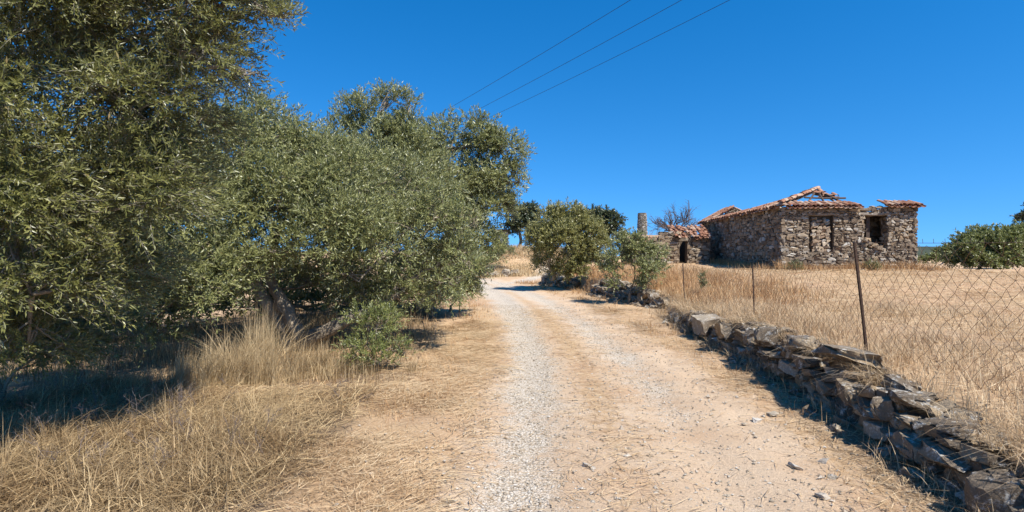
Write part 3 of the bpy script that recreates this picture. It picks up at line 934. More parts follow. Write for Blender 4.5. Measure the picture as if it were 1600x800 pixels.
def sprays(p, d, rng, L, K, leaf_len, leaf_w, up=.35, wind=(0, 0, 0), ang=.7, stem=False, spread=.55):
    n = len(p)
    a = unit(d + rng.normal(0, spread, (n, 3)) + np.array([0, 0, up]) + np.array(wind))
    ln = L * rng.uniform(.55, 1.25, n)
    ref = rand_unit(rng, n); s0 = unit(np.cross(a, ref)); s1 = np.cross(a, s0)
    O = []; A = []; NN = []
    for k in range(K):
        f = (k + .4) / K
        s = s0 if k % 2 == 0 else s1
        curve = np.array([0, 0, -1.0]) * (f ** 2) * .25 * ln[:, None]
        o = p + a * (ln * f)[:, None] + curve
        for sg in (1, -1):
            th = ang * rng.uniform(.55, 1.35, n)[:, None]
            ax = unit(a * np.cos(th) + s * sg * np.sin(th) + rng.normal(0, .14, (n, 3)))
            nn = unit(np.cross(ax, np.cross(a, ax)) + rng.normal(0, .45, (n, 3)) + np.array([.2, -.15, .55]))
            nn = unit(nn - ax * (nn * ax).sum(1, keepdims=True))
            O.append(o); A.append(ax); NN.append(nn)
    O = np.concatenate(O); A = np.concatenate(A); NN = np.concatenate(NN)
    LL = leaf_len * rng.uniform(.6, 1.2, len(O)); WW = leaf_w * rng.uniform(.7, 1.2, len(O))
    return O, A, NN, LL, WW, a, ln

def ground_at(p): return height(p[:, 0], p[:, 1], False)

def tree(name, label, cat, base, blobs, n_leaf, leaf_len, leaf_w, mat, seed, group=None, trunk_r=.2, forks=None, K=6, L=.3, up=.35,
         wind=(0, 0, 0), clump=.36, m=12, shell=.62, stems=False, bark='bark', sub=4, fork_h=.3, min_z=.08, twig_r=.012, spread=.55, limb_r=None):
    rng = R(seed)
    base = np.asarray(base, float)
    base = np.array([base[0], base[1], float(height(base[0], base[1], False)) - .05])
    root = empty(name, base); tag(root, label, cat, group)
    B = np.array(blobs, float)
    p, d, bi, ci, cs = crown_points(blobs, n_leaf // (2 * K), rng, clump, m, shell)
    keep = p[:, 2] > ground_at(p) + min_z
    p, d, bi, ci = p[keep], d[keep], bi[keep], ci[keep]
    O, A, NN, LL, WW, ta, tl = sprays(p, d, rng, L, K, leaf_len, leaf_w, up, wind, spread=spread)
    k2 = O[:, 2] > ground_at(O) + .03
    v, f = leaf_faces(O[k2], A[k2], NN[k2], LL[k2], WW[k2])
    link('crown', np_mesh('crown', v, f, mat), root)
    tb = MB(); br = MB()
    cen = (B[:, :3] * (B[:, 3:] ** 2)).sum(0) / (B[:, 3] ** 2).sum()
    fork = base + (cen - base) * np.array([.25, .25, fork_h])
    if forks is None:
        pts = spline([base, base + (fork - base) * .5 + rng.normal(0, trunk_r * .3, 3) * [1, 1, 0], fork], 9)
        tb.tube(pts, np.interp(np.linspace(0, 1, 9), [0, .12, 1], [trunk_r * 1.45, trunk_r, trunk_r * .75]), 10, .09, rng)
        starts = [fork]
    else:
        starts = []
        for poly, r0, r1 in forks:
            pts = spline(poly, 16)
            pts[1:] += rng.normal(0, r1 * .18, (15, 3))
            tb.tube(pts, np.interp(np.linspace(0, 1, 16), [0, .12, 1], [r0 * 1.25, r0, r1]), 13, .16, rng)
            starts.append(pts[-1]); starts.append(pts[9])
    for b in np.argsort(-B[:, 3]):          # big boughs first, smaller ones fork off the nearest
        x, y, z, r = B[b]
        c = np.array([x, y, z]); s = min(starts, key=lambda q: np.linalg.norm(q - c))
        starts.append(c)
        mid = (s + c) / 2 + rng.normal(0, .12, 3) * np.linalg.norm(c - s) * .5
        pts = spline([s, mid, c], 8); r0 = limb_r or min(trunk_r * .4, .02 + r * .04)
        tb.tube(pts, np.linspace(r0, r0 * .45, 8), 7, .08, rng, cap=False)
        for j in range(min(sub * 3, m)):
            e = cs[b, j]
            q = pts[int(rng.integers(3, 8))]
            md = (q + e) / 2 + rng.normal(0, .1, 3) * r
            br.tube(spline([q, md, e], 6), np.linspace(r0 * .4, twig_r * .6, 6), 5, .05, rng, cap=False)
            for _ in range(sub):
                e2 = e + rng.normal(0, .35, 3) * r * clump * 1.6
                if e2[2] < float(height(e2[0], e2[1], False)) + .1: continue
                br.tube(np.array([e, (e + e2) / 2 + rng.normal(0, .05, 3) * r, e2]), np.linspace(twig_r * .7, twig_r * .25, 3), 4, 0, rng, cap=False)
    tb.build('trunk', M[bark], root, True)
    if stems:
        n = len(p); e = p + ta * tl[:, None] + np.array([0, 0, -.25]) * tl[:, None]
        s = unit(np.cross(ta, rand_unit(rng, n))) * .0024
        s2 = unit(np.cross(ta, s)) * .0024
        V = np.stack([p - s, p + s, p + s2 * 1.7, e], 1).reshape(-1, 3)
        i = np.arange(n)[:, None] * 4
        br.add(V, np.concatenate([i + np.array([[0, 1, 3]]), i + np.array([[1, 2, 3]]), i + np.array([[2, 0, 3]])]))
    br.build('branches', M['bark_twig' if stems else bark], root)['kind'] = 'stuff'
    return root

def PB(px, py, d, rpx): 
    c = P(px, py, d); return (c[0], c[1], c[2], rpx / FPX * d)

# nearest olive, its branches reaching into the top left corner
tree('olive_tree', 'nearest big olive with long silvery leaves filling the upper left corner', 'tree', (-6.6, 6.6),
     [PB(20, 40, 5.10, 185), PB(180, 70, 5.00, 145), PB(280, 50, 4.90, 105), PB(345, 10, 4.90, 62), PB(395, -18, 4.90, 46), PB(420, 24, 4.80, 18), PB(444, 28, 4.75, 14), PB(325, 105, 4.90, 58), PB(384, 118, 4.80, 20), PB(110, 210, 4.85, 145), PB(245, 185, 4.95, 100),
      PB(30, 330, 4.65, 140), PB(170, 330, 4.75, 110), PB(50, 460, 4.55, 100), PB(-90, 150, 5.10, 120), PB(-100, 420, 5.05, 90), PB(80, -100, 5.40, 90), PB(45, 550, 4.85, 62), PB(140, 440, 4.95, 80), PB(250, 270, 5.25, 60), PB(225, 420, 5.55, 50)],
     195000, .060, .0068, M['olive'], 201, trunk_r=.22, limb_r=.02, fork_h=.45, K=7, L=.24, up=.0, wind=(.45, -.05, -.12), stems=True, clump=.35, m=15, sub=3, twig_r=.009, spread=.45)
# second olive: gnarled forked trunk showing under the leaves
b2 = P(455, 548, 10.2); b2[2] = 0
def q2(px, py, d): return P(px, py, d)
forks2 = [([b2 + [0, 0, -.05], q2(452, 520, 10.2), q2(425, 485, 10.2), q2(405, 452, 10.2), q2(385, 400, 10.3)], .17, .07),
          ([b2 + [.1, 0, -.05], q2(462, 515, 10.1), q2(440, 470, 10.1), q2(420, 425, 10.2), q2(440, 350, 10.5)], .14, .06),
          ([b2 + [.25, -.05, -.05], q2(485, 530, 10.0), q2(530, 505, 10.0), q2(585, 480, 10.2), q2(625, 455, 10.5), q2(665, 420, 10.8)], .15, .05)]
tree('olive_tree', 'wide middle olive with gnarled forked trunk standing behind the tall straw clump', 'tree', b2,
     [PB(345, 255, 9.6, 78), PB(420, 222, 10.2, 58), PB(480, 245, 10.6, 60), PB(270, 330, 8.6, 95), PB(370, 350, 9.4, 85), PB(455, 320, 9.7, 85), PB(530, 300, 10.3, 70), PB(560, 360, 9.9, 78),
      PB(500, 390, 9.5, 72), PB(600, 400, 10.0, 66), PB(655, 375, 10.6, 62), PB(690, 410, 11.2, 42), PB(640, 310, 11.2, 62), PB(300, 440, 8.4, 72), PB(230, 440, 7.8, 70), PB(370, 430, 9.0, 50), PB(560, 440, 9.6, 42), PB(640, 445, 10.6, 36),
      PB(180, 400, 8.8, 120), PB(300, 330, 11.5, 100), PB(420, 330, 12, 110), PB(560, 330, 12, 100), PB(240, 500, 8.4, 40), PB(330, 480, 8.2, 36), PB(390, 200, 10, 55), PB(440, 400, 9.2, 60), PB(560, 480, 10.2, 34), PB(610, 455, 10.4, 36), PB(500, 445, 10.6, 40), PB(680, 450, 11.5, 28), PB(640, 475, 10.8, 26), PB(690, 470, 12, 22), PB(590, 500, 10.2, 24), PB(350, 460, 9.2, 34), PB(260, 520, 8.6, 26), PB(715, 400, 10.3, 30), PB(733, 428, 10.0, 22), PB(722, 362, 10.4, 32), PB(700, 445, 9.8, 22), PB(680, 340, 10.4, 40)],
     240000, .082, .0108, M['olive_b'], 202, trunk_r=.2, limb_r=.028, forks=forks2, K=6, L=.30, up=.3, clump=.38, m=12, sub=3)
# taller thin-topped olive behind it
tree('olive_tree', 'taller olive with thin upright shoots poking above the middle of the tree row', 'tree', (-3.6, 13.6),
     [PB(550, 178, 13.2, 22), PB(573, 168, 13.2, 16), PB(606, 160, 13.2, 24), PB(636, 170, 13.4, 18), PB(640, 200, 13.4, 22), PB(535, 205, 13.3, 24), PB(575, 215, 13.2, 36), PB(625, 225, 13.4, 36), PB(590, 270, 13.4, 70), PB(520, 270, 13.5, 60), PB(640, 290, 13.6, 60), PB(590, 350, 14, 70)],
     64000, .09, .0125, M['olive_b'], 203, trunk_r=.17, K=6, L=.34, up=.9, clump=.40, m=11, sub=2, spread=.4)
# olive leaning out over the road
tree('olive_tree', 'rounded olive at the right end of the row leaning out towards the gravel road', 'tree', (-2.35, 16.2),
     [PB(695, 232, 15.4, 42), PB(740, 228, 15.2, 38), PB(785, 238, 15.2, 30), PB(795, 285, 15.2, 24), PB(770, 285, 15.3, 46), PB(705, 290, 15.2, 52), PB(740, 335, 15.3, 54), PB(780, 330, 15.5, 28), PB(700, 360, 15.0, 50), PB(745, 385, 15.4, 38),
      PB(705, 415, 15.2, 34), PB(735, 425, 15.4, 24), PB(730, 450, 15.6, 18), PB(712, 458, 15.2, 18), PB(680, 470, 14.6, 22), PB(660, 260, 15.8, 40), PB(690, 445, 15.2, 26), PB(655, 420, 15.5, 40), PB(700, 330, 17, 60)],
     92000, .098, .0155, M['olive_b'], 204, trunk_r=.2, K=6, L=.30, up=.35, clump=.40, m=12, sub=2)
# olive filling in the left behind the near one
tree('olive_tree', 'shaded olive deep in the grove behind the nearest tree', 'tree', (-9.5, 12.5),
     [PB(60, 330, 12, 120), PB(180, 330, 12.5, 120), PB(120, 430, 11.5, 110), PB(0, 440, 11, 120), PB(240, 470, 12, 70), PB(-100, 330, 12, 140), PB(330, 420, 13.5, 80), PB(420, 450, 16, 60), PB(500, 440, 17, 60), PB(590, 440, 18, 50), PB(300, 480, 14, 45), PB(80, 500, 11, 60), PB(440, 478, 14, 34), PB(510, 474, 15, 34), PB(580, 470, 16, 34), PB(640, 462, 17, 30), PB(380, 480, 13, 36), PB(200, 478, 15, 42), PB(260, 484, 15, 42), PB(140, 486, 14, 48), PB(330, 486, 16, 40), PB(60, 490, 14, 50), PB(480, 484, 16, 36), PB(560, 480, 17, 34)],
     60000, .17, .028, M['olive'], 205, trunk_r=.22, K=5, L=.35, clump=.42, m=10, sub=2)
# small round olive at the bend
tree('olive_tree', 'small round bushy olive standing on the wall end at the bend', 'tree', (2.05, 28.6),
     [PB(862, 350, 28, 24), PB(893, 345, 28, 24), PB(845, 378, 28, 24), PB(878, 380, 27.6, 34), PB(915, 372, 28, 28), PB(935, 388, 28.4, 18), PB(905, 400, 28, 24), PB(850, 400, 28, 18), PB(895, 418, 27.8, 20), PB(920, 408, 28.5, 20), PB(885, 375, 30, 36), PB(900, 428, 28, 16), PB(875, 425, 28.5, 14), PB(845, 415, 28.2, 12)],
     62000, .13, .022, M['olive_c'], 206, trunk_r=.11, K=5, L=.36, up=.5, clump=.42, m=11, sub=2,
     forks=[([np.array([2.0, 28.4, .5]), P(866, 430, 28.2), P(858, 414, 28.2), P(862, 395, 28)], .09, .06), ([np.array([2.9, 28.4, .5]), P(886, 430, 28.2), P(893, 410, 28.2), P(900, 390, 28)], .08, .05)])
# thin shrub on the collapsed wall
tree('wild_olive_shrub', 'thin grey green shrub growing out of the collapsed wall before the outbuilding', 'shrub', (4.1, 20.0),
     [PB(980, 388, 20, 20), PB(965, 405, 20, 20), PB(1000, 400, 20, 20), PB(1022, 398, 20.2, 15), PB(955, 425, 20, 16), PB(1005, 425, 19.8, 20), PB(1030, 425, 20, 13), PB(985, 375, 20, 12), PB(1015, 445, 19.6, 14), PB(960, 445, 19.8, 10)],
     15000, .09, .018, M['olive_b'], 207, trunk_r=.06, K=5, L=.28, up=.5, clump=.5, m=10, sub=3)
# dark trees beyond
tree('dark_oak', 'dark upright oak behind the grassy rise left of the small olive', 'tree', (0.6, 50),
     [PB(806, 340, 50, 16), PB(826, 338, 50, 14), PB(815, 355, 50, 16), PB(838, 350, 50, 12), PB(796, 358, 50, 12)],
     9000, .26, .05, M['dark_leaf'], 208, trunk_r=.16, K=5, L=.5, clump=.5, m=10, sub=2, fork_h=.6)
tree('dark_oak', 'dark blue green oak showing above the small olive on its right', 'tree', (7.6, 46),
     [PB(930, 346, 46, 13), PB(948, 343, 46, 13), PB(962, 350, 46, 11), PB(940, 362, 46, 16), PB(958, 368, 46, 14)],
     9000, .24, .05, M['dark_leaf'], 209, trunk_r=.16, K=5, L=.5, clump=.5, m=10, sub=2)
tree('dark_oak', 'dark tree crown just entering the right edge above the field bushes', 'tree', (44.2, 48),
     [PB(1604, 344, 48, 10), PB(1622, 335, 48, 18), PB(1640, 350, 48, 20), PB(1620, 362, 48, 14)],
     7000, .28, .055, M['dark_leaf'], 210, trunk_r=.2, K=5, L=.5, clump=.45, m=9, sub=2)
# bushes beyond the field
for i, (label, x, y, bl, n, s) in enumerate([
    ('broad green bush at the far edge of the field, closest to the ruin', 26.5, 36.5, [PB(1498, 402, 37, 15), PB(1520, 385, 37, 20), PB(1512, 400, 36, 18), PB(1535, 395, 36, 22), PB(1505, 412, 36, 12), PB(1530, 412, 35.5, 12)], 11000, 1),
    ('tallest rounded green bush at the far edge of the field', 30.0, 37, [PB(1550, 378, 37, 20), PB(1570, 380, 37, 20), PB(1560, 398, 36, 26), PB(1585, 395, 36.5, 22), PB(1555, 413, 35.5, 13), PB(1580, 413, 35.5, 13)], 13000, 2),
    ('green bush cut by the right edge of the picture beyond the field', 33.8, 37, [PB(1600, 376, 37, 20), PB(1625, 380, 37, 24), PB(1605, 398, 36, 25), PB(1603, 413, 35.5, 13), PB(1630, 412, 35.5, 14)], 10000, 3)]):
    tree('field_bush', label, 'bush', (x, y), bl, n * 2, .18, .042, M['bush_leaf'], 220 + s, trunk_r=.1, K=5, L=.4, up=.4, clump=.45, m=11, sub=2)
tree('scrub_hedge', 'low distant scrub hedge just right of the ruin, under the far hills', 'hedge', (36.5, 52),
     [PB(1440, 408, 52, 6), PB(1455, 406, 52, 8), PB(1470, 402, 52, 10), PB(1485, 404, 50, 9), PB(1425, 408, 52, 6), PB(1405, 408, 53, 7)],
     6000, .22, .045, M['bush_leaf'], 230, trunk_r=.05, K=4, L=.35, clump=.5, m=9, sub=1, bark='bare')
# sapling shoots beside the straw
tree('olive_sapling', 'fresh green olive suckers growing low at the verge below the middle olive', 'shrub', P(580, 590, 8.4),
     [PB(585, 515, 8.5, 24), PB(612, 548, 8.4, 20), PB(568, 550, 8.3, 24), PB(596, 572, 8.3, 18), PB(630, 556, 8.5, 9), PB(565, 500, 8.7, 18), PB(560, 575, 8.3, 14), PB(605, 500, 8.7, 14)],
     5600, .056, .008, M['shoot_leaf'], 240, trunk_r=.025, K=6, L=.22, up=.7, clump=.5, m=10, sub=2, min_z=.05)
# dark undergrowth at the left edge
tree('undergrowth_bush', 'dark tangled bush at the left edge under the nearest olive', 'bush', (-5.8, 6.4),
     [PB(20, 545, 6.0, 70), PB(100, 540, 6.4, 66), PB(160, 530, 6.8, 46), PB(60, 490, 6.2, 60), PB(-70, 520, 5.8, 90)],
     26000, .062, .008, M['olive'], 241, trunk_r=.05, K=6, L=.22, up=.3, clump=.5, m=11, sub=3, stems=True)
tree('roadside_bush', 'dark leafy bush at the foot of the leaning olive by the road edge', 'bush', (-1.9, 17.5),
     [PB(720, 452, 17, 18), PB(700, 455, 17, 18), PB(738, 455, 17.4, 11), PB(685, 445, 17, 18)],
     8000, .08, .012, M['olive'], 242, trunk_r=.05, K=5, L=.24, up=.4, clump=.5, m=9, sub=2)
tree('green_broom', 'yellow green broom bush on the left of the grassy rise', 'bush', (-1.4, 43.5),
     [PB(775, 400, 43, 10), PB(790, 396, 43.5, 10), PB(768, 408, 42.5, 9)],
     5000, .16, .02, M['weed_leaf'], 243, trunk_r=.04, K=5, L=.35, up=1.0, clump=.55, m=9, sub=1)
# grey-green mullein and weeds
for i, (label, px, py, d, r, n) in enumerate([
    ('single grey green weed standing in the straw between the two far fence posts', 1098, 441, 17.5, 9, 1500),
    ('yellow green weed clump at the foot of the house below the walled up window corner', 1242, 420, 24.2, 11, 2200),
    ('yellow green weed clump at the foot of the house behind the nearest fence post', 1362, 421, 24.0, 14, 2800)]):
    c = P(px, py, d)
    tree('weed', label, 'plant', (c[0], c[1]), [PB(px, py - 7, d, r * .35), PB(px - r * .3, py + 1, d, r * .4), PB(px + r * .3, py + 4, d, r * .4), PB(px, py + 8, d, r * .4)] if i == 0 else [PB(px, py - 2, d, r * .6), PB(px - r * .5, py + 4, d, r * .5), PB(px + r * .5, py + 4, d, r * .5)], n // 3 if i == 0 else n // 2, .09, .011, M['weed_leaf'], 250 + i, trunk_r=.012, K=5, L=.22, up=1.3, clump=.6, m=8, sub=1, min_z=.02, twig_r=.004)

# leafless tree behind the outbuilding
bt = empty('bare_tree', (12.0, 42, 1.4)); tag(bt, 'leafless grey tree behind the outbuilding roof', 'tree')
rng = R(260); tb = MB(); bb = MB()
tb.tube(spline([[12.0, 42, 1.3], [12.05, 42, 2.4], [11.95, 42, 3.4]], 7), np.linspace(.17, .11, 7), 8, .08, rng)
def twig(p, d, L, r, lev):
    e = p + d * L; m = (p + e) / 2 + rng.normal(0, .07, 3) * L
    (tb if lev == 0 else bb).tube(spline([p, m, e], 5), np.linspace(r, r * .5, 5), 5, 0, rng, cap=False)
    if lev < 3:
        for k in range((5, 5, 4)[lev]):
            f = rng.uniform(.35, 1); q = p + (e - p) * f
            twig(q, unit(d + rng.normal(0, .55, 3) + [0, 0, .12]), L * rng.uniform(.45, .75), r * .5, lev + 1)
for k in range(8):
    a = k / 8 * 2 * PI
    twig(np.array([11.98, 42, 3.1 + .05 * k]), unit(np.array([math.cos(a) * .95, math.sin(a) * .5, .62])), rng.uniform(1.1, 1.5), .06, 0)
tb.build('trunk', M['bare'], bt); bb.build('branches', M['bare'], bt)

# ------------------------------------------------------------------ grasses, straw and gravel
def blades(base, hgt, lean_dir, lean, width, rng, segs=3, droop=.25):
    n = len(base); t = np.linspace(0, 1, segs + 1)
    ld = np.stack([np.cos(lean_dir), np.sin(lean_dir), np.zeros(n)], -1)
    sd_a = lean_dir + PI / 2 + rng.normal(0, .6, n)
    sd = np.stack([np.cos(sd_a), np.sin(sd_a), np.zeros(n)], -1)
    V = []
    for k in range(segs + 1):
        z = hgt * (t[k] - droop * lean * t[k] ** 2.2)
        c = base + np.array([0, 0, 1.0]) * z[:, None] + ld * (hgt * lean * t[k] ** 1.7)[:, None]
        if k < segs:
            w = (width * (1 - .75 * t[k]))[:, None]
            V += [c - sd * w, c + sd * w]
        else: V.append(c)
    nv = 2 * segs + 1
    v = np.stack(V, 1).reshape(-1, 3)
    i = np.arange(n)[:, None] * nv
    fq = [i + np.array([[2 * k, 2 * k + 1, 2 * k + 3, 2 * k + 2]]) for k in range(segs - 1)]
    ft = i + np.array([[2 * segs - 2, 2 * segs - 1, 2 * segs]])
    return v, (fq, ft)

class Grass:
    def __init__(s): s.v = []; s.q = []; s.t = []; s.n = 0
    def add(s, r):
        v, (fq, ft) = r
        for a in fq: s.q.append(a + s.n)
        s.t.append(ft + s.n); s.v.append(v); s.n += len(v)
    def build(s, name, mat):
        fl = ([np.concatenate(s.q)] if s.q else []) + [np.concatenate(s.t)]
        o = link(name, np_mesh(name, np.concatenate(s.v), fl, mat)); return tag(o, kind='stuff')

def on_ground(x, y, dz=-.01): return np.stack([x, y, height(x, y) + dz], -1)

def tufts(rng, n_tuft, per, xr, yr, accept, spread=.1):
    x = rng.uniform(*xr, n_tuft); y = rng.uniform(*yr, n_tuft)
    k = rng.random(n_tuft) < accept(x, y)
    x, y = x[k], y[k]
    ang = rng.uniform(0, 2 * PI, len(x)); sc = rng.uniform(.6, 1.25, len(x))
    X = np.repeat(x, per) + rng.normal(0, spread, len(x) * per); Y = np.repeat(y, per) + rng.normal(0, spread, len(x) * per)
    return X, Y, np.repeat(ang, per), np.repeat(sc, per)

# 1. tall straw clump before the middle olive
rng = R(301); G = Grass()
cx, cy = P(375, 600, 7.7)[:2]
for k in range(95):
    u = rng.normal(-.15, .85); v = rng.normal(0, .24) + .22 * u
    x0 = cx + u + .15; y0 = cy + v + .1
    hh = (.74 * math.exp(-(u / .7) ** 2) + .32) * rng.uniform(.55, 1.15)
    n = int(rng.uniform(35, 85)); a0 = rng.normal(.1, .9); ln0 = abs(rng.normal(.38, .24))
    x = x0 + rng.normal(0, .05, n); y = y0 + rng.normal(0, .05, n)
    G.add(blades(on_ground(x, y), hh * rng.uniform(.45, 1.1, n), a0 + rng.normal(0, .7, n), np.abs(ln0 + rng.normal(0, .14, n)), rng.uniform(.0018, .0042, n), rng, 4, .35))
G.build('tall_dry_grass', M['straw'])

# 2. matted long grass at the lower left
G = Grass()
def acc_left(x, y):
    o = road_off(x, y)
    e = -2.35 - .5 * (vnoise(x, y, .8, 11) - .5) - .25 * ss(6, 9, y)
    return np.clip((e - o) / .5, 0, 1) * np.clip(2.6 * vnoise(x, y, 1.2, 12) - .75, 0, 1) * (.25 + .75 * (1 - ss(6.2, 7.2, y + .35 * (x + 4))))
X, Y, A, SCL = tufts(rng, 1150, 22, (-6.0, -1.6), (2.8, 7.6), acc_left, .10)
n = len(X)
G.add(blades(on_ground(X, Y), .30 * SCL * (.45 + 1.2 * vnoise(X, Y, 1.1, 18)) * rng.uniform(.5, 1.2, n), A + rng.normal(0, .6, n), np.abs(rng.normal(.9, .45, n)), rng.uniform(.0014, .0034, n), rng, 3, .45))
tx = rng.uniform(-6.2, -1.6, 900); ty = rng.uniform(2.7, 7.0, 900)
o_ = road_off(tx, ty)
lim = np.interp(ty, [2.7, 4.2, 5.2, 6.0, 7.0], [-2.35, -2.55, -3.2, -3.7, -4.0])
kk = (o_ < lim) & (rng.random(900) < np.clip(2.4 * vnoise(tx, ty, 1.0, 19) - .55, 0, 1) * (.25 + .75 * (ty < 5.6)))
tx, ty = tx[kk][:170], ty[kk][:170]
for x0, y0 in zip(tx, ty):
    n = int(rng.uniform(50, 150)); a = rng.uniform(0, 2 * PI, n); r = np.abs(rng.normal(0, .07, n))
    h0 = rng.uniform(.20, .50); comb = rng.uniform(0, 2 * PI)
    G.add(blades(on_ground(x0 + np.cos(a) * r * 1.7, y0 + np.sin(a) * r * 1.7), h0 * rng.uniform(.25, 1.2, n), np.where(rng.random(n) < .4, comb + rng.normal(0, .7, n), rng.uniform(0, 2 * PI, n)), np.abs(rng.normal(1.15, .6, n)), rng.uniform(.0016, .0046, n), rng, 4, .52))
G.build('matted_grass', M['straw_dark'])
# dead branching weeds standing in it
wd = MB()
def weed_stem(p, d, L, r, lev):
    e = p + d * L + rng.normal(0, .05, 3) * L
    wd.tube(np.array([p, (p + e) / 2 + rng.normal(0, .05, 3) * L, e]), np.array([r, r * .8, r * .45]), 3, 0, rng, cap=False)
    if lev < 3:
        for k in range((4, 3, 2)[lev]):
            f = rng.uniform(.35, 1); weed_stem(p + (e - p) * f, unit(d + rng.normal(0, .55, 3)), L * rng.uniform(.4, .65), r * .65, lev + 1)
for (px, py, m) in ((70, 690, 7), (170, 665, 8), (270, 680, 8), (330, 640, 6), (120, 740, 6), (230, 730, 7), (340, 730, 5), (30, 640, 5), (520, 640, 3), (640, 560, 4), (690, 540, 4)):
    for _ in range(m):
        d_ = FPX * EYE / (py - 400); x0 = (px - 800) / FPX * d_ + rng.normal(0, .22); y0 = d_ + rng.normal(0, .22)
        weed_stem(np.array([x0, y0, float(height(x0, y0)) - .01]), unit(np.array([rng.normal(0, .35), rng.normal(0, .35), 1.0])), rng.uniform(.16, .32), .0028, 0)
tag(wd.build('dead_weeds', M['bare']), kind='stuff')

# grass and weeds under the trees, far left
G = Grass()
def acc_under(x, y):
    o = road_off(x, y)
    return np.clip((-2.6 - o) / .8, 0, 1) * np.clip(2.2 * vnoise(x, y, .6, 13) - .5, 0, 1)
X, Y, A, SCL = tufts(rng, 1700, 14, (-8.5, -1.6), (7.5, 20), acc_under, .14)
n = len(X)
G.add(blades(on_ground(X, Y), .42 * SCL * rng.uniform(.5, 1.2, n), A + rng.normal(0, .7, n), np.abs(rng.normal(.4, .25, n)), rng.uniform(.003, .005, n), rng, 2, .3))
G.build('undergrowth_grass', M['straw_dark'])

# 3. flattened straw on the verges and down the middle of the road
def straw_mat(name, n, xr, yr, dens, mat, seed, lr=(.06, .28), wr=(.0013, .0026), lift=.02):
    rng = R(seed)
    x = rng.uniform(*xr, n); y = yr[0] + (yr[1] - yr[0]) * rng.random(n) ** 1.5
    k = rng.random(n) < dens(x, y); x, y = x[k], y[k]; n = len(x)
    L = rng.uniform(*lr, n) * (1 + .06 * y); W = rng.uniform(*wr, n) * (1 + .10 * y)
    th = rng.uniform(0, 2 * PI, n) * (rng.random(n) < .55) + rng.normal(.2, .8, n) + 6 * (vnoise(x, y, .7, 21) - .5)
    d = np.stack([np.cos(th), np.sin(th)], -1); s = np.stack([-d[:, 1], d[:, 0]], -1)
    z1 = rng.uniform(.004, lift, n); z2 = rng.uniform(.004, lift * 1.6, n)
    mid_x = x + d[:, 0] * L * .5 + s[:, 0] * L * rng.normal(0, .08, n); mid_y = y + d[:, 1] * L * .5 + s[:, 1] * L * .0
    ex = x + d[:, 0] * L; ey = y + d[:, 1] * L
    zm = height(mid_x, mid_y) + (z1 + z2) / 2 + .006
    z1 = z1 + .005; z2 = z2 + .005
    a = np.stack([x, y, height(x, y) + z1], -1); m = np.stack([mid_x, mid_y, zm], -1); e = np.stack([ex, ey, height(ex, ey) + z2], -1)
    s3 = np.stack([s[:, 0] * W, s[:, 1] * W, W * .3], -1)
    v = np.stack([a, m - s3, e, m + s3], 1).reshape(-1, 3)
    o = link(name, np_mesh(name, v, np.arange(n)[:, None] * 4 + np.arange(4)[None, :], mat)); return tag(o, kind='stuff')
def d_left(x, y):
    o = road_off(x, y)
    return ss(-.9, -1.75, o) * np.clip(1.7 * vnoise(x, y, 1.3, 31) - .25, .05, 1) * (1 - .6 * ss(-3.4, -5, o))
straw_mat('fallen_straw', 140000, (-5.5, .2), (2.4, 15), d_left, M['straw_field'], 311, lr=(.05, .22))
def d_right(x, y):
    o = road_off(x, y); w = x - wall_x(y)
    return (ss(.95, 2.0, o) * np.clip(1.3 * vnoise(x, y, 1.3, 32) - .3, .03, 1) + .02 + .30 * np.exp(-(o / .34) ** 2)) * (w < .1)
straw_mat('verge_straw', 85000, (-1.0, 4.8), (2.4, 18), d_right, M['straw_field'], 312, lr=(.04, .22))
def d_field(x, y):
    w = x - wall_x(y)
    return (w > .35) * (.35 + .8 * vnoise(x, y, .9, 33))
straw_mat('mown_straw', 52000, (3.2, 20), (2.5, 26), d_field, M['straw_field'], 313, lr=(.10, .32), wr=(.002, .0036), lift=.06)

G = Grass()
def acc_v(x, y):
    o = road_off(x, y); w = x - wall_x(y)
    return np.where(o < 0, ss(-1.3, -2.2, o), ss(1.35, 2.2, o)) * (w < .1) * np.clip(2.0 * vnoise(x, y, .9, 27) - .55, 0, 1) * (1 - ss(40, 41, y))
X, Y, A, SCL = tufts(rng, 3600, 9, (-5.5, 5), (3, 36), acc_v, .10)
n = len(X)
G.add(blades(on_ground(X, Y), .11 * SCL * rng.uniform(.4, 1.4, n) * (1 + .05 * Y), A + rng.normal(0, .9, n), np.abs(rng.normal(.7, .35, n)), rng.uniform(.0016, .0028, n) * (1 + .09 * Y), rng, 2, .4))
G.build('verge_grass', M['straw_rust'])

straw_mat('fallen_straw', 16000, (-6, -1.6), (2.8, 7), lambda x, y: ss(-2.2, -2.8, road_off(x, y)), M['straw_dark'], 314, lr=(.08, .34), wr=(.0016, .003), lift=.12)

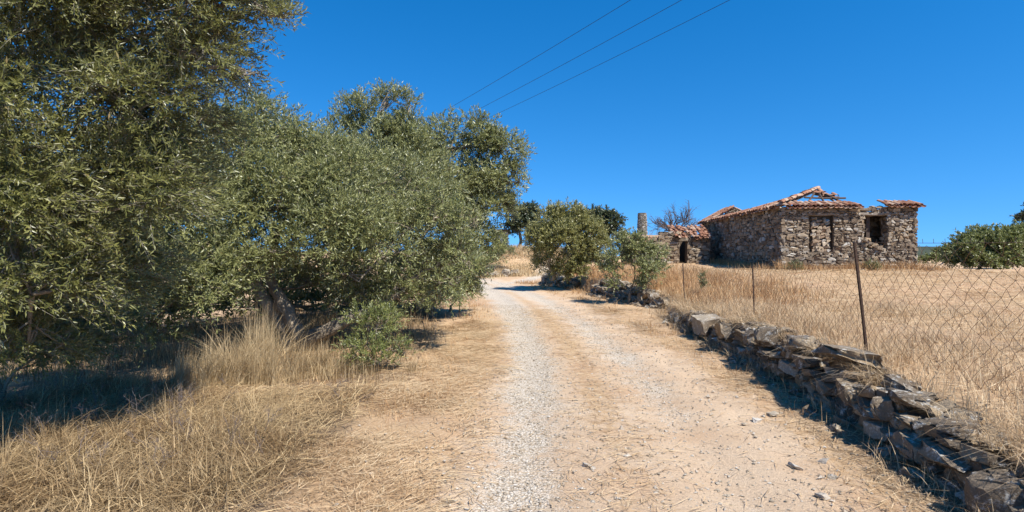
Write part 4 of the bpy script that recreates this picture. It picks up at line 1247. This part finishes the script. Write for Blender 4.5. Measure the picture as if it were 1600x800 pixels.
# 4. standing straw in the field behind the wall
G = Grass()
def acc_f1(x, y):
    w = x - wall_x(y)
    return ss(.22, .5, w) * (1 - .78 * ss(1.0, 2.6, w)) * np.clip(.35 + 1.1 * vnoise(x, y, 1.1, 14), 0, 1)
X, Y, A, SCL = tufts(rng, 5200, 13, (3.0, 9), (2.4, 19), acc_f1, .09)
n = len(X)
G.add(blades(on_ground(X, Y), .30 * SCL * rng.uniform(.4, 1.2, n), A + rng.normal(0, .9, n), np.abs(rng.normal(.5, .3, n)), rng.uniform(.0018, .0032, n) * (1 + .05 * Y), rng, 3, .35))
X, Y, A, SCL = tufts(rng, 4200, 8, (4, 26), (6, 34), lambda x, y: ((x - wall_x(y)) > .8) * np.clip(.1 + .8 * vnoise(x, y, .5, 15), 0, 1), .16)
n = len(X)
G.add(blades(on_ground(X, Y), .15 * SCL * rng.uniform(.4, 1.2, n), A + rng.normal(0, .9, n), np.abs(rng.normal(.6, .3, n)), rng.uniform(.003, .005, n) * (1 + .04 * Y), rng, 2, .35))
n = 10500; Y = rng.uniform(2.4, 17, n); w = rng.uniform(.06, .5, n); X = wall_x(Y) + w
k = rng.random(n) < np.clip(2.2 * vnoise(X, Y, 1.4, 20) - .6, 0, 1); X, Y, n = X[k], Y[k], int(k.sum())
base = on_ground(X, Y); base[:, 2] = np.maximum(base[:, 2], np.interp(Y, [3, 8, 10.5, 13, 17], [.34, .50, .46, .34, .25]))
G.add(blades(base, rng.uniform(.14, .46, n), PI + rng.normal(0, .8, n), np.abs(rng.normal(.9, .4, n)), rng.uniform(.0018, .0032, n) * (1 + .05 * Y), rng, 3, .7))
n = 2600; Y = rng.uniform(2.4, 18, n); X = wall_x(Y) - np.abs(rng.normal(.06, .16, n))
k = rng.random(n) < np.clip(2.4 * vnoise(X, Y, 1.1, 23) - .7, 0, 1); X, Y, n = X[k], Y[k], int(k.sum())
G.add(blades(on_ground(X, Y), rng.uniform(.08, .34, n), rng.uniform(0, 6.28, n), np.abs(rng.normal(.6, .35, n)), rng.uniform(.0016, .003, n) * (1 + .05 * Y), rng, 3, .4))
G.build('field_grass', M['straw_field'])

# 5. rust-coloured grass on the banks by the bend and round the house foot, pale grass on the rise
G = Grass()
def acc_bank(x, y):
    w = x - wall_x(y); return ss(.0, .5, w) * (1 - ss(3, 5, w)) * np.clip(.3 + vnoise(x, y, .5, 16), 0, 1) * ss(12.5, 19, y)
X, Y, A, SCL = tufts(rng, 2100, 16, (2.0, 9.5), (12.5, 36), acc_bank, .2)
n = len(X)
G.add(blades(on_ground(X, Y), .46 * SCL * rng.uniform(.5, 1.2, n), A + rng.normal(0, .8, n), np.abs(rng.normal(.35, .25, n)), rng.uniform(.0055, .010, n), rng, 3, .35))
q = rng.uniform(-.3, 6.6, 3000); vv = -np.abs(rng.normal(0, .5, 3000)) - .05
X = HOUSE_O[0] + q * EU[0] + vv * EV[0]; Y = HOUSE_O[1] + q * EU[1] + vv * EV[1]
G.add(blades(on_ground(X, Y), rng.uniform(.15, .55, 3000) * (.5 + vnoise(X, Y, .8, 3)), rng.uniform(0, 6.28, 3000), np.abs(rng.normal(.4, .25, 3000)), rng.uniform(.006, .011, 3000), rng, 2, .3))
q = rng.uniform(-.3, 9, 2200); vv = -np.abs(rng.normal(0, .45, 2200)) - .05
X = HOUSE_O[0] + q * EV[0] + vv * EU[0]; Y = HOUSE_O[1] + q * EV[1] + vv * EU[1]
G.add(blades(on_ground(X, Y), rng.uniform(.12, .45, 2200), rng.uniform(0, 6.28, 2200), np.abs(rng.normal(.4, .25, 2200)), rng.uniform(.006, .011, 2200), rng, 2, .3))
G.build('bank_grass', M['straw_rust'])
G = Grass()
X, Y, A, SCL = tufts(rng, 1700, 16, (-7, 5), (40, 50), lambda x, y: ss(40.5, 42, y) * np.clip(.35 + .9 * vnoise(x, y, .4, 17), 0, 1), .3)
n = len(X)
G.add(blades(on_ground(X, Y), (.12 + .5 * vnoise(X, Y, .35, 29)) * SCL * rng.uniform(.5, 1.2, n), A + rng.normal(0, .8, n), np.abs(rng.normal(.5, .25, n)), rng.uniform(.014, .022, n), rng, 2, .3))
G.add(blades(on_ground(rng.normal(9.75, .4, 400), rng.normal(38.5, .3, 400)), rng.uniform(1.5, 2.7, 400), rng.uniform(0, 6.28, 400), np.abs(rng.normal(.08, .05, 400)), rng.uniform(.015, .025, 400), rng, 3, .2))
G.build('rise_grass', M['straw'])

# 6. gravel
def pebbles(name, n, seed, xr, yr, dens, sr, mat, yexp=1.8):
    rng = R(seed)
    x = rng.uniform(*xr, n); y = yr[0] + (yr[1] - yr[0]) * rng.random(n) ** yexp
    k = rng.random(n) < dens(x, y); x, y = x[k], y[k]; n = len(x)
    s = sr[0] + (sr[1] - sr[0]) * rng.random(n) ** 3.2
    u = np.array([[1, 0, 0], [0, 1, 0], [-1, 0, 0], [0, -1, 0], [0, 0, 1], [0, 0, -1]], float)
    v = u[None] * rng.uniform(.65, 1.25, (n, 6, 1)) + rng.normal(0, .18, (n, 6, 3))
    v *= np.stack([s * rng.uniform(.8, 1.5, n), s * rng.uniform(.8, 1.3, n), s * rng.uniform(.45, .8, n)], -1)[:, None, :]
    th = rng.uniform(0, 2 * PI, n); c, sn = np.cos(th)[:, None], np.sin(th)[:, None]
    v = np.stack([v[..., 0] * c - v[..., 1] * sn, v[..., 0] * sn + v[..., 1] * c, v[..., 2]], -1)
    v += np.stack([x, y, height(x, y) + .004 + s * .12], -1)[:, None, :]
    f = np.array([[0, 1, 4], [1, 2, 4], [2, 3, 4], [3, 0, 4], [1, 0, 5], [2, 1, 5], [3, 2, 5], [0, 3, 5]])
    o = link(name, np_mesh(name, v.reshape(-1, 3), (np.arange(n)[:, None, None] * 6 + f[None]).reshape(-1, 3), mat)); return tag(o, kind='stuff')
def d_grav(x, y):
    g_, s_, _ = masks(x, y); o = np.abs(road_off(x, y))
    return np.clip(g_ * 1.0 * (.3 + 1.1 * vnoise(x, y, 1.5, 41)) + .13 * (o < 2.2), 0, 1)
pebbles('road_gravel', 60000, 401, (-1.2, 3.6), (2.4, 20), d_grav, (.004, .018), M['pebble'])
pebbles('verge_pebbles', 4200, 402, (-2.6, 4.0), (2.4, 18), lambda x, y: .10 + .5 * ss(1.0, 1.5, road_off(x, y)) * (x < wall_x(y)), (.006, .030), M['pebble'])

# loose stones one can pick out along the road
LOOSE = protos(6, 500, M['pebble'], name='loose_stone', pts=16, sub=1, rough=.06)
rng = R(403)
spots = [(1208, 648, .055, 'flat pale grey stone by the wall shadow, farthest of the loose stones'), (1182, 655, .05, 'small pale stone beside the road next to the farthest flat grey one'),
         (1243, 728, .045, 'rounded pale stone on the right verge between the road and the wall shadow'), (1287, 718, .05, 'broken pale stone lying close to the edge of the wall shadow'),
         (1300, 742, .04, 'small grey stone just below the broken stone near the wall shadow'), (1285, 775, .05, 'flat pale stone on the right verge, nearest to the camera'),
         (918, 730, .032, 'white pebble sitting alone in the middle of the road'), (700, 785, .035, 'pale stone at the left edge of the road, nearest to the camera')]
for i, (px, py, s, lab) in enumerate(spots):
    d = FPX * EYE / (py - 400); x = (px - 800) / FPX * d
    o = bpy.data.objects.new('loose_stone', LOOSE[i % 6][2]); COL.objects.link(o)
    o.location = (x, d, float(height(x, d)) + s * .1); o.scale = (s * rng.uniform(1, 1.4), s, s * rng.uniform(.4, .6)); o.rotation_euler = (rng.normal(0, .2), rng.normal(0, .2), rng.uniform(0, 6))
    tag(o, lab, 'stone', 'loose stones along the road')

# ------------------------------------------------------------------ chain-link fence on the wall
fence = empty('wire_fence', (4.45, 8, .55))
tag(fence, 'sagging rusty chain link fence on thin iron posts along the field edge', 'fence')
p1b, p1t = P(1356, 548, 6.9), P(1335, 379, 6.8)
p2b, p2t = P(1179, 500, 10.9), P(1176, 416, 10.9)
p3b, p3t = P(1070, 472, 16.4), P(1067, 412, 16.4)
p0b = np.array([3.75, 2.6, .4]); p0t = np.array([3.72, 2.6, 1.80])
for (a, b, r) in ((p1b, p1t, .019), (p2b, p2t, .015), (p3b, p3t, .018), (p0b, p0t, .02)):
    b_ = MB(); a = a.copy(); a[2] -= .15
    b_.tube(np.array([a, (a + b) / 2 + [.004, 0, 0], b]), r, 5); b_.build('post', M['rust'], fence)
line = [p0b, p1b, p2b, p3b]; tops = [p0t, p1t, p2t, p3t]
wm = MB(); step = .085; nz = 17
ks = []; 
for (a, b, at, bt_) in zip(line[:-1], line[1:], tops[:-1], tops[1:]):
    Ls = np.linalg.norm((b - a)[:2]); n = int(round(Ls / step / 2)) * 2
    for k in range(n): ks.append((a + (b - a) * k / n, at + (bt_ - at) * k / n - np.array([0, 0, .10 * math.sin(PI * k / n)]) * (1 if b is not p1b else .25)))
ks.append((line[-1], tops[-1]))
rng = R(410); nk = len(ks)
node = np.zeros((nk, nz + 1, 3))
for i, (a, b) in enumerate(ks):
    for j in range(nz + 1):
        t = .06 + .94 * j / nz
        node[i, j] = a + (b - a) * t + rng.normal(0, .011, 3) + np.array([.03 * math.sin(i * .21 + j * .3), 0, .012 * math.sin(i * .13)])
for i in range(nk - 1):
    for j in range(nz):
        if (i + j) % 2 == 0: wm.tube(node[[i, i + 1], [j, j + 1]], .0019, 3, cap=False)
        else: wm.tube(node[[i + 1, i], [j, j + 1]], .0019, 3, cap=False)
wm.build('wire_mesh', M['wire'], fence)
b_ = MB(); b_.tube(np.array([k[1] + np.array([0, 0, .004]) for k in ks[::2]]), .0025, 4)
for i in range(0, nk, 2): b_.tube(np.array([ks[i][1], ks[i][1] + np.array([0, .005, .045])]), .0022, 3)
b_.build('top_wire', M['wire'], fence)

# ------------------------------------------------------------------ overhead cables
D = unit(np.array([(255 - 800) / FPX, 1.0, 0]))
for i, (px, py, px2, py2, label) in enumerate([(985, 0, 665, 190, 'left one of three thin black overhead cables crossing the sky'), (1065, 0, 720, 185, 'middle one of three thin black overhead cables crossing the sky'), (1140, 0, 742, 194, 'right one of three thin black overhead cables crossing the sky')]):
    hgt = 6.6; d1 = hgt / (400 - py) * FPX if py else hgt * FPX / 400
    a = P(px, py, d1)
    # second point: along the shared direction, at the height the photograph shows
    k = (px2 - 800) / FPX; s = (a[0] - k * a[1]) / (k * D[1] - D[0])
    b = a + D * s; b[2] = P(px2, py2, b[1])[2]
    slope = (b - a) / s
    ts = np.linspace(-26, s * 2.6, 40)
    pts = a + slope * ts[:, None]
    pts[:, 2] += .0009 * (ts * (ts - s))
    b_ = MB(); b_.tube(pts, .0065, 5); o = b_.build('overhead_cable', M['cable'])
    tag(o, label, 'cable', 'overhead cables')

# ------------------------------------------------------------------ things glimpsed far off
hut = empty('white_hut', (-.6, 50.5, 2.0))
tag(hut, 'whitewashed hut with green door glimpsed behind the trees on the grassy rise', 'hut')
b_ = MB(); b_.box((-.95, 51.5, 2.6), (.62, 1.0, 1.35)); b_.build('wall', M['white'], hut)
b_ = MB(); b_.box((-.95, 51.5, 4.0), (.75, 1.15, .06)); b_.build('roof', M['tile'], hut)
b_ = MB(); b_.box((-.62, 50.48, 2.7), (.2, .025, .9)); b_.build('door', M['green_paint'], hut)

mk = empty('red_object', P(716, 470, 15.6) * [1, 1, 0])  # unidentified red spot, given the form of a board on a stake
tag(mk, 'small unidentified red object, shaped as a staked board, half hidden in the leaning olive by the road', 'object')
c = P(718, 427, 15.6)
b_ = MB(); b_.box(c, (.085, .01, .075), euler_axes(np.eye(3), 0, .12, .2)); b_.build('board', M['red_paint'], mk)
b_ = MB(); b_.tube(np.array([[c[0], c[1] + .035, -.1], [c[0], c[1] + .035, c[2] + .05]]), .018, 6); b_.build('stake', M['dark_wood'], mk)
